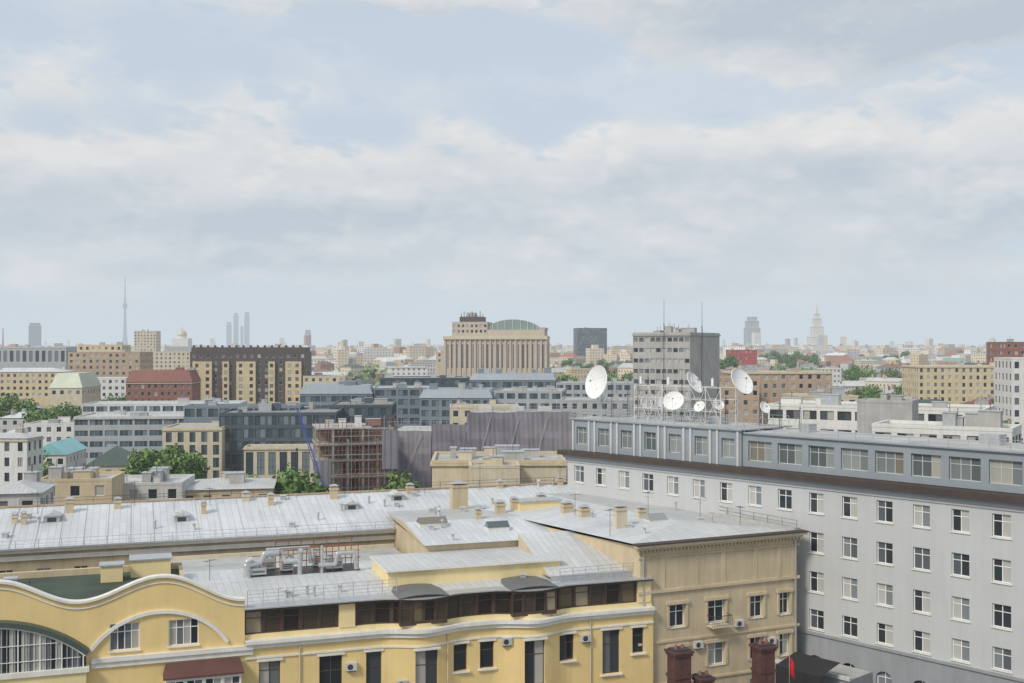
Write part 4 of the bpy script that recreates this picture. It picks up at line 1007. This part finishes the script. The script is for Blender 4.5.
m=MB(); m.lathe([(5,zt(296)),(3.6,zt(288)),(2,zt(279)),(0,zt(275))],dbrown,8); m.obj('spire',t)
t=thing('domed_church','white drum with pale dome and small lantern','church',(wx(182,1900),1900,0),0)
m=MB(); z0=wz(336,1900); m.box(-14,14,-12,12,0,z0-4,whitew); m.lathe([(8,z0-4),(8,z0),(8.6,z0+.3)],whitew,16); m.obj('wall',t)
m=MB(); m.lathe([(8,z0),(8.4,z0+3),(7,z0+7),(4,z0+10),(1,z0+11.5),(.6,z0+15),(0,z0+17)],M('pale_gold_dome',(.6,.55,.42),.4),16); m.obj('dome',t)
t=thing('radio_tower','thin red and white lattice radio mast on the skyline','tower',(wx(3,2500),2500,0),0)
m=MB(); m.cyl((0,0,0),(0,0,wz(328,2500)),2.5,.8,rust,5); m.obj('shaft',t)

# ================================================================== city fill
pal=[(.70,.61,.46),(.60,.51,.39),(.76,.73,.65),(.53,.40,.28),(.66,.53,.31),(.44,.43,.42),(.76,.75,.72),(.40,.22,.16),(.56,.55,.54),(.70,.58,.44)]
wm=[winmat('city_facade_%s'%n,c,2.6+(i%4)*.5,3.0+(i%3)*.3,.36+.05*(i%3),.45) for i,(n,c) in enumerate(zip(('cream','sand','ivory','tan','ochre','stone','white','brick','ash','peach'),pal))]
rm=[silver,silver2,silver3,flatg,flatl,redroof,greenr,sheet_roof('rust_brown_sheet',(.26,.15,.10)),silver2,palegreen]
cn=('cream','sand-coloured','ivory','tan','ochre','stone grey','white','brick brown','ash grey','peach')
def free(x,y,r):
    for a,b,c in occ:
        if (a-x)**2+(b-y)**2<(c+r)**2: return False
    return True
def wallbox(m,L,dep,h,mat):
    for a,b,l in (((0,0),(L,0),L),((L,0),(L,dep),dep),((L,dep),(0,dep),L),((0,dep),(0,0),dep)):
        u=max(1,round(l/3.2))*3.2
        m.face([(a[0],a[1],0),(b[0],b[1],0),(b[0],b[1],h),(a[0],a[1],h)],mat,[(0,0),(u,0),(u,h),(0,h)])
made=0; tries=0
while made<300 and tries<30000:
    tries+=1
    D=370*(1500/370)**(R.random()**.8); px=R.uniform(-30,1054); x=wx(px,D)
    L=R.uniform(12,30);dep=R.uniform(10,15)
    rad=math.hypot(L,dep)*.40
    if not free(x,D,rad): continue
    occ.append((x,D,rad*.85))
    lim=22 if D<620 else 30
    h=R.uniform(12,lim)
    if D>900 and R.random()<.06: h=R.uniform(34,46)
    if D<620 and 690<px<1024: h=min(h,20)
    rot=math.radians(R.choice([18,18,-48,5,-20,40])+R.uniform(-6,6))
    i=R.randrange(10); rk=R.choice(['flat','hip','hip','gable','flat'])
    if h>32: rk='flat'
    tt=thing('apartment_building','%s plastered city building with %s roof'%(cn[i],'flat' if rk=='flat' else 'pitched sheet'),'building',(x,D,0),rot,group='city buildings')
    m=MB()
    wallbox(m,L,dep,h,wm[i])
    m.box(-.3,L+.3,-.3,dep+.3,h-.4,h,cream if i!=6 else concl)
    m.obj('wall',tt,(-L/2,-dep/2,0))
    m=MB(); r_=R.choice(rm)
    if rk=='flat':
        m.box(-.1,L+.1,-.1,dep+.1,h+.001,h+.5,wm[i],top=R.choice([flatg,flatl,silver2]))
        for k in range(R.randint(2,6)):
            a=R.uniform(1,L-4);b=R.uniform(1,dep-4); m.box(a,a+R.uniform(1,4),b,b+R.uniform(1,3),h+.5,h+R.uniform(1.4,3),R.choice([conc,galv,beige]))
    else:
        hip(m,0,L,0,dep,h+.002,R.uniform(2,4),r_,.4,rk=='gable')
        for k in range(R.randint(2,7)):
            a=R.uniform(1,L-2);b=R.uniform(3,dep-3); m.box(a,a+.9,b,b+.7,h+.5,h+R.uniform(3,4.6),R.choice([beige,brickm,conc]))
    for k in range(R.randint(0,3)):
        a=R.uniform(1,L-1); m.cyl((a,dep/2,h+1),(a,dep/2,h+R.uniform(4,8)),.06,.05,darkm,3)
    m.obj('roof',tt,(-L/2,-dep/2,0)); made+=1
wfs=winmat('far_city_windows',(.5,.5,.5),3.6,3.2,.42,.42,(.20,.21,.23),palette=pal)
rfm,nt,b_=newmat('far_city_roofs'); g=N(nt,'ShaderNodeNewGeometry'); nt.links.new(palramp(nt,[(.50,.51,.52),(.30,.30,.31),(.62,.63,.64),(.22,.33,.26),(.42,.42,.42),(.34,.14,.10),(.56,.57,.58),(.28,.20,.16)],math_(nt,'FRACT',math_(nt,'MULTIPLY',g.outputs['Random Per Island'],7.31))),b_.inputs['Base Color']); b_.inputs['Roughness'].default_value=.6
vs=[];fs=[];uvs=[];mis=[]
def fbox(x,y,L,d,h,rot,zb=0,pitch=0):
    i=len(vs); c,s=math.cos(rot),math.sin(rot)
    for z in (zb,h):
        for a,b in ((-L/2,-d/2),(L/2,-d/2),(L/2,d/2),(-L/2,d/2)): vs.append((x+c*a-s*b,y+s*a+c*b,z))
    for k,(p,q) in enumerate(((0,1),(1,2),(2,3),(3,0))):
        l=L if k%2==0 else d
        fs.append((i+p,i+q,i+4+q,i+4+p)); uvs.extend([0,0,l,0,l,h,0,h]); mis.append(0)
    if pitch:
        for a in (-L/2+d*.4,L/2-d*.4): vs.append((x+c*a,y+s*a,h+pitch))
        for f in ((i+4,i+5,i+9,i+8),(i+6,i+7,i+8,i+9)): fs.append(f); uvs.extend([.1]*8); mis.append(1)
        for f in ((i+5,i+6,i+9),(i+7,i+4,i+8)): fs.append(f); uvs.extend([.1]*6); mis.append(1)
    else: fs.append((i+4,i+5,i+6,i+7)); uvs.extend([.1]*8); mis.append(1)
for k in range(13000):
    D=1250*(11000/1250)**(R.random()**1.0); px=R.uniform(-60,1084)
    if not free(wx(px,D),D,10): continue
    h=R.uniform(12,30)
    if R.random()<.10: h=R.uniform(30,46)
    if R.random()<.004 and D>2600: h=R.uniform(55,78)
    if D>4000: h*=1.15
    L=R.uniform(12,36) if h<50 else R.uniform(16,24); x=wx(px,D); ro=math.radians(R.choice([18,-48,5,-20,40,80])); pt=R.uniform(2,5) if (R.random()<.5 and h<34) else 0
    fbox(x,D,L,R.uniform(10,14),h,ro,0,pt)
    if not pt and R.random()<.7: fbox(x,D,L*.35,7,h+R.uniform(2,5),ro,h+.01)
me=bpy.data.meshes.new('distant_city'); me.from_pydata(vs,[],fs); me.materials.append(wfs); me.materials.append(rfm); me.polygons.foreach_set('material_index',mis)
l=me.uv_layers.new(name='UVMap'); l.data.foreach_set('uv',uvs)
o=put(me,'distant_city'); o['kind']='stuff'; o['label']='hazy mass of pale far-off city blocks reaching the horizon'; o['category']='buildings'

# ================================================================== trees
def leafmat():
    m,nt,b=newmat('foliage'); g=N(nt,'ShaderNodeNewGeometry'); oi=N(nt,'ShaderNodeObjectInfo')
    cr=N(nt,'ShaderNodeValToRGB'); e=cr.color_ramp.elements; e[0].color=(.045,.095,.02,1); e[1].color=(.19,.31,.06,1); x=e.new(.6); x.color=(.10,.19,.035,1)
    nt.links.new(g.outputs['Random Per Island'],cr.inputs[0])
    nt.links.new(mixc(nt,mapr(nt,oi.outputs['Random'],0,1,0,.5),cr.outputs[0],(.11,.21,.035)),b.inputs['Base Color']); b.inputs['Roughness'].default_value=.6; return m
leaf=leafmat(); bark=M('bark',(.09,.07,.05),.9,.3,2,0)
def crown_mesh(seed,n=1900,r=4.2,h=7.5,z0=3.5):
    rr=random.Random(seed); v=[];f=[]
    lobes=[]
    for i in range(13):
        a=rr.uniform(0,6.28); t=rr.random(); q=rr.uniform(.2,.72)*r*(1-.5*abs(t-.4))
        lobes.append((q*math.cos(a),q*math.sin(a),z0+h*(.15+.75*t),rr.uniform(1.1,2.0)))
    for i in range(n):
        cx,cy,cz,lr=rr.choice(lobes); d=Vector((rr.gauss(0,1),rr.gauss(0,1),rr.gauss(0,.85))).normalized()*lr*rr.uniform(.55,1.12)
        p=Vector((cx,cy,cz))+d; s=rr.uniform(.18,.42)
        nrm=(d.normalized()+Vector((rr.gauss(0,.5),rr.gauss(0,.5),rr.gauss(0,.5)))).normalized(); a=nrm.orthogonal().normalized(); b=nrm.cross(a); k=len(v)
        v+= [p-a*s,p+b*s*.7,p+a*s,p-b*s*.7]; f.append((k,k+1,k+2,k+3))
    me=bpy.data.meshes.new('crown'); me.from_pydata([tuple(q) for q in v],[],f); me.materials.append(leaf); return me,lobes
variants=[]
for s in range(5):
    me,lb=crown_mesh(s+5); m=MB(); m.cyl((0,0,0),(.1,.05,5),.28,.2,bark,8)
    m.cyl((.1,.05,5),(0,0,9),.2,.06,bark,6)
    for q in lb[:8]: m.cyl((.05,0,3.2+q[2]*.15),(q[0],q[1],q[2]),.12,.03,bark,5)
    variants.append((me,m.mesh('trunk')))
def tree(x,y,z,s):
    cm,tm=variants[R.randrange(5)]
    t=thing('tree','leafy green city tree with rounded uneven crown','tree',(x,y,z),R.uniform(0,6.28),group='street and courtyard trees'); t.scale=(s,s,s*R.uniform(.85,1.1))
    put(tm,'trunk',t); put(cm,'crown',t)
def trees(px0,px1,pyt,D0,D1,n):
    for k in range(n):
        px=px0+(px1-px0)*(k+R.uniform(.2,.8))/n; D=R.uniform(D0,D1); h=wz(pyt+R.uniform(0,6),D)
        s=min(max(h/11.5,.5),2.0); tree(wx(px,D),D,max(0,h-11.5*s),s)
trees(142,188,445,272,285,7); trees(185,245,472,235,255,6); trees(280,334,475,205,212,5); trees(368,402,476,200,205,3)
trees(0,30,394,440,450,4); trees(36,86,402,400,415,8); trees(112,142,449,300,320,3)
trees(940,1012,400,440,470,8); trees(982,1022,430,215,230,5); trees(835,915,384,540,600,10); trees(700,735,352,900,950,6); trees(755,815,350,1200,1400,12); trees(560,640,356,1100,1200,9); trees(100,140,392,500,520,5); trees(830,910,352,1300,1600,12); trees(28,38,436,290,295,1); trees(560,632,371,560,600,5); trees(850,920,366,800,900,9); trees(150,190,402,430,440,3)
v=[];f=[]
for k in range(22000):
    D=800*(9000/800)**R.random(); px=R.uniform(-60,1084)
    g=math.sin(px*.021+D*.002)+math.sin(px*.047+2+D*.0007)+R.uniform(-.9,.9)+(.5 if 700<px<930 else 0)
    if g<.4: continue
    x=wx(px,D)
    if not free(x,D,4): continue
    for q in range(4):
        p=Vector((x+R.gauss(0,6),D+R.gauss(0,6),R.uniform(3,23)*(1 if D<3000 else 1.3))); s=R.uniform(1.5,3.5)*(1 if D<3000 else 1.8)
        a=Vector((R.gauss(0,1),R.gauss(0,1),R.gauss(0,1))).normalized(); b=a.orthogonal().normalized(); i=len(v)
        v+=[p-a*s,p+b*s*.8,p+a*s,p-b*s*.8]; f.append((i,i+1,i+2,i+3))
me=bpy.data.meshes.new('distant_trees'); me.from_pydata([tuple(q) for q in v],[],f); me.materials.append(leaf)
o=put(me,'distant_trees'); o['kind']='stuff'; o['label']='scattered green tree masses between far city blocks'; o['category']='trees'

# ================================================================== ground, air, sky, light, camera
m=MB(); G=M('ground_surface',(.13,.125,.115),.95,.3,.02,0)
m.face([(-30000,-500,0),(30000,-500,0),(30000,42000,0),(-30000,42000,0)],G)
o=m.obj('ground'); o['kind']='structure'; o['label']='grey city ground reaching the horizon'
asph=M('asphalt',(.05,.05,.052),.9,.2,.4,0)
def road(p,q,w,name='road'):
    m=MB(); d=Vector((q[0]-p[0],q[1]-p[1],0)); an=math.atan2(d.y,d.x); L=d.length; mx=Matrix.Translation((p[0],p[1],0))@Matrix.Rotation(an,4,'Z')
    m.face([mx@Vector(a) for a in ((0,-w/2,.004),(L,-w/2,.004),(L,w/2,.004),(0,w/2,.004))],asph)
    k=0
    while k<L-3: m.face([mx@Vector(a) for a in ((k,-.08,.008),(k+3,-.08,.008),(k+3,.08,.008),(k,.08,.008))],whitep); k+=9
    o=m.obj(name); o['kind']='structure'; o['label']='asphalt street with dashed white centre line'
    for s in (-1,1):
        m=MB(); a,b=sorted((s*w/2,s*(w/2+2.2))); m.box(0,L,a,b,.001,.13,conc,mx=mx)
        o=m.obj('pavement'); o['kind']='structure'; o['label']='raised concrete pavement along the street'
road(FD.w(-60,-7),FD.w(80,-7),6); road((-120,150),(0,190),9)
m=MB(); m.box(-30500,30500,-600,42500,-5,420,flatl)  # added box of glowing haze around the city; clouds are in the world
me=m.mesh('sky'); me.materials.clear()
hz=bpy.data.materials.new('glowing_haze'); hz.use_nodes=True; nt=hz.node_tree; nt.nodes.clear()
out=N(nt,'ShaderNodeOutputMaterial'); ab=N(nt,'ShaderNodeVolumeAbsorption'); em=N(nt,'ShaderNodeEmission'); ad=N(nt,'ShaderNodeAddShader')
dens=1.35e-4; ab.inputs['Color'].default_value=(0,0,0,1); ab.inputs['Density'].default_value=dens
em.inputs['Color'].default_value=(.62,.69,.75,1); em.inputs['Strength'].default_value=dens  # volume emission stands in for daylight scattered by the air
nt.links.new(ab.outputs[0],ad.inputs[0]); nt.links.new(em.outputs[0],ad.inputs[1]); nt.links.new(ad.outputs[0],out.inputs['Volume'])
me.materials.append(hz)
o=put(me,'sky'); o['kind']='structure'; o['label']='air layer with emitted haze glow under the clouded sky'

sd=Vector((-.52,-.60,.72)).normalized()
w=bpy.data.worlds.new('World'); S.world=w; w.use_nodes=True; nt=w.node_tree; nt.nodes.clear()
out=N(nt,'ShaderNodeOutputWorld'); bg=N(nt,'ShaderNodeBackground'); nt.links.new(bg.outputs[0],out.inputs[0])
sky=N(nt,'ShaderNodeTexSky',sky_type='NISHITA'); sky.sun_disc=False; sky.sun_elevation=math.asin(sd.z); sky.sun_rotation=math.atan2(sd.x,sd.y)
tc=N(nt,'ShaderNodeTexCoord'); sp=N(nt,'ShaderNodeSeparateXYZ'); nt.links.new(tc.outputs['Generated'],sp.inputs[0])
az=math_(nt,'ARCTAN2',sp.outputs[0],sp.outputs[1]); el=math_(nt,'ARCSINE',sp.outputs[2])
def ae(px,py):
    a=math.atan((px-512)/F); return a,math.atan((HY-py)/F*math.cos(a))
blobs=[(900,2,250,48,.50,-.50),(480,182,180,44,.34,.5),(80,172,230,44,.30,.42),(290,205,130,34,.22,.3),(905,172,200,50,.38,.55),(600,240,420,32,.24,.1),(150,240,260,30,.22,.0),(890,272,230,24,.26,.4),(265,262,150,18,.22,.35),(560,292,300,14,.12,.2),
 (370,6,110,16,.16,.3),(700,100,110,24,-.12,0),(560,62,190,40,-.12,0)]
s=None; sh=None
for px,py,rx,ry,amp,k in blobs:
    a0,e0=ae(px,py); ru=rx/F; rv=ry/F
    dv=math_(nt,'DIVIDE',math_(nt,'SUBTRACT',el,e0),rv)
    du=math_(nt,'DIVIDE',math_(nt,'SUBTRACT',az,a0),ru)
    g=math_(nt,'EXPONENT',math_(nt,'MULTIPLY',math_(nt,'MULTIPLY_ADD',du,du,math_(nt,'MULTIPLY',dv,dv)),-1))
    s=math_(nt,'MULTIPLY_ADD',g,amp,s if s is not None else -.02)
    if k: sh=math_(nt,'MULTIPLY_ADD',math_(nt,'MULTIPLY',g,dv if k>0 else 1.0),k,sh if sh is not None else 0.0)
def nfield(u,v,det):
    cb=N(nt,'ShaderNodeCombineXYZ'); nt.links.new(math_(nt,'MULTIPLY',u,5.0),cb.inputs[0]); nt.links.new(math_(nt,'MULTIPLY',v,10.5),cb.inputs[1]); cb.inputs[2].default_value=5.1
    a=noise(nt,cb.outputs[0],1.5,6 if det else 4,.47)
    b=noise(nt,cb.outputs[0],6.0,2,.45)
    bb=math_(nt,'ABSOLUTE',math_(nt,'SUBTRACT',b,.5))
    return math_(nt,'MULTIPLY_ADD',bb,-.32,math_(nt,'ADD',a,.025))
n0=nfield(az,el,1); n1=nfield(math_(nt,'SUBTRACT',az,.006),math_(nt,'ADD',el,.017),0)
d0=math_(nt,'ADD',n0,s)
def smooth(v,a,b):
    n=N(nt,'ShaderNodeMapRange'); n.interpolation_type='SMOOTHSTEP'; nt.links.new(v,n.inputs[0]); n.inputs[1].default_value=a; n.inputs[2].default_value=b; return n.outputs[0]
mask=smooth(d0,.49,.63)
lit=math_(nt,'MULTIPLY_ADD',math_(nt,'SUBTRACT',n0,n1),2.2,.40)
edge=math_(nt,'MULTIPLY',math_(nt,'SUBTRACT',1.0,smooth(d0,.55,.80)),.22)
lit=math_(nt,'ADD',math_(nt,'ADD',lit,edge),math_(nt,'MULTIPLY',sh,1.15),clamp=True)
cloud=mixc(nt,lit,(.46,.525,.60),(.87,.83,.785))
skc=mixc(nt,1.0,sky.outputs[0],(.075,.075,.075),'MULTIPLY')
veil=mixc(nt,.80,skc,(.62,.705,.80))
thin=math_(nt,'MULTIPLY',smooth(n0,.38,.62),.45)
veil=mixc(nt,thin,veil,(.68,.735,.79))
fin=mixc(nt,math_(nt,'MULTIPLY',mask,.86),veil,cloud)
fin2=mixc(nt,smooth(el,-.01,.05),(.60,.68,.755),fin)
nt.links.new(fin2,bg.inputs[0]); bg.inputs[1].default_value=1.02

sl=bpy.data.lights.new('sun','SUN'); sl.energy=2.6; sl.angle=math.radians(12); sl.color=(1,.93,.81)
so=bpy.data.objects.new('sun',sl); COL.objects.link(so); so.rotation_euler=(-sd).to_track_quat('-Z','Y').to_euler()
cam=bpy.data.cameras.new('camera'); cam.sensor_width=36; cam.lens=F/1024*36; cam.clip_end=60000; cam.clip_start=.5
co=bpy.data.objects.new('camera',cam); COL.objects.link(co); co.location=(0,0,CZ)
co.rotation_euler=(math.radians(90)+math.atan((HY-341.5)/F),0,0)
S.camera=co
S.view_settings.view_transform='Standard'; S.view_settings.look='None'; S.view_settings.exposure=0
print('objs',len(bpy.data.objects),'fill',made)
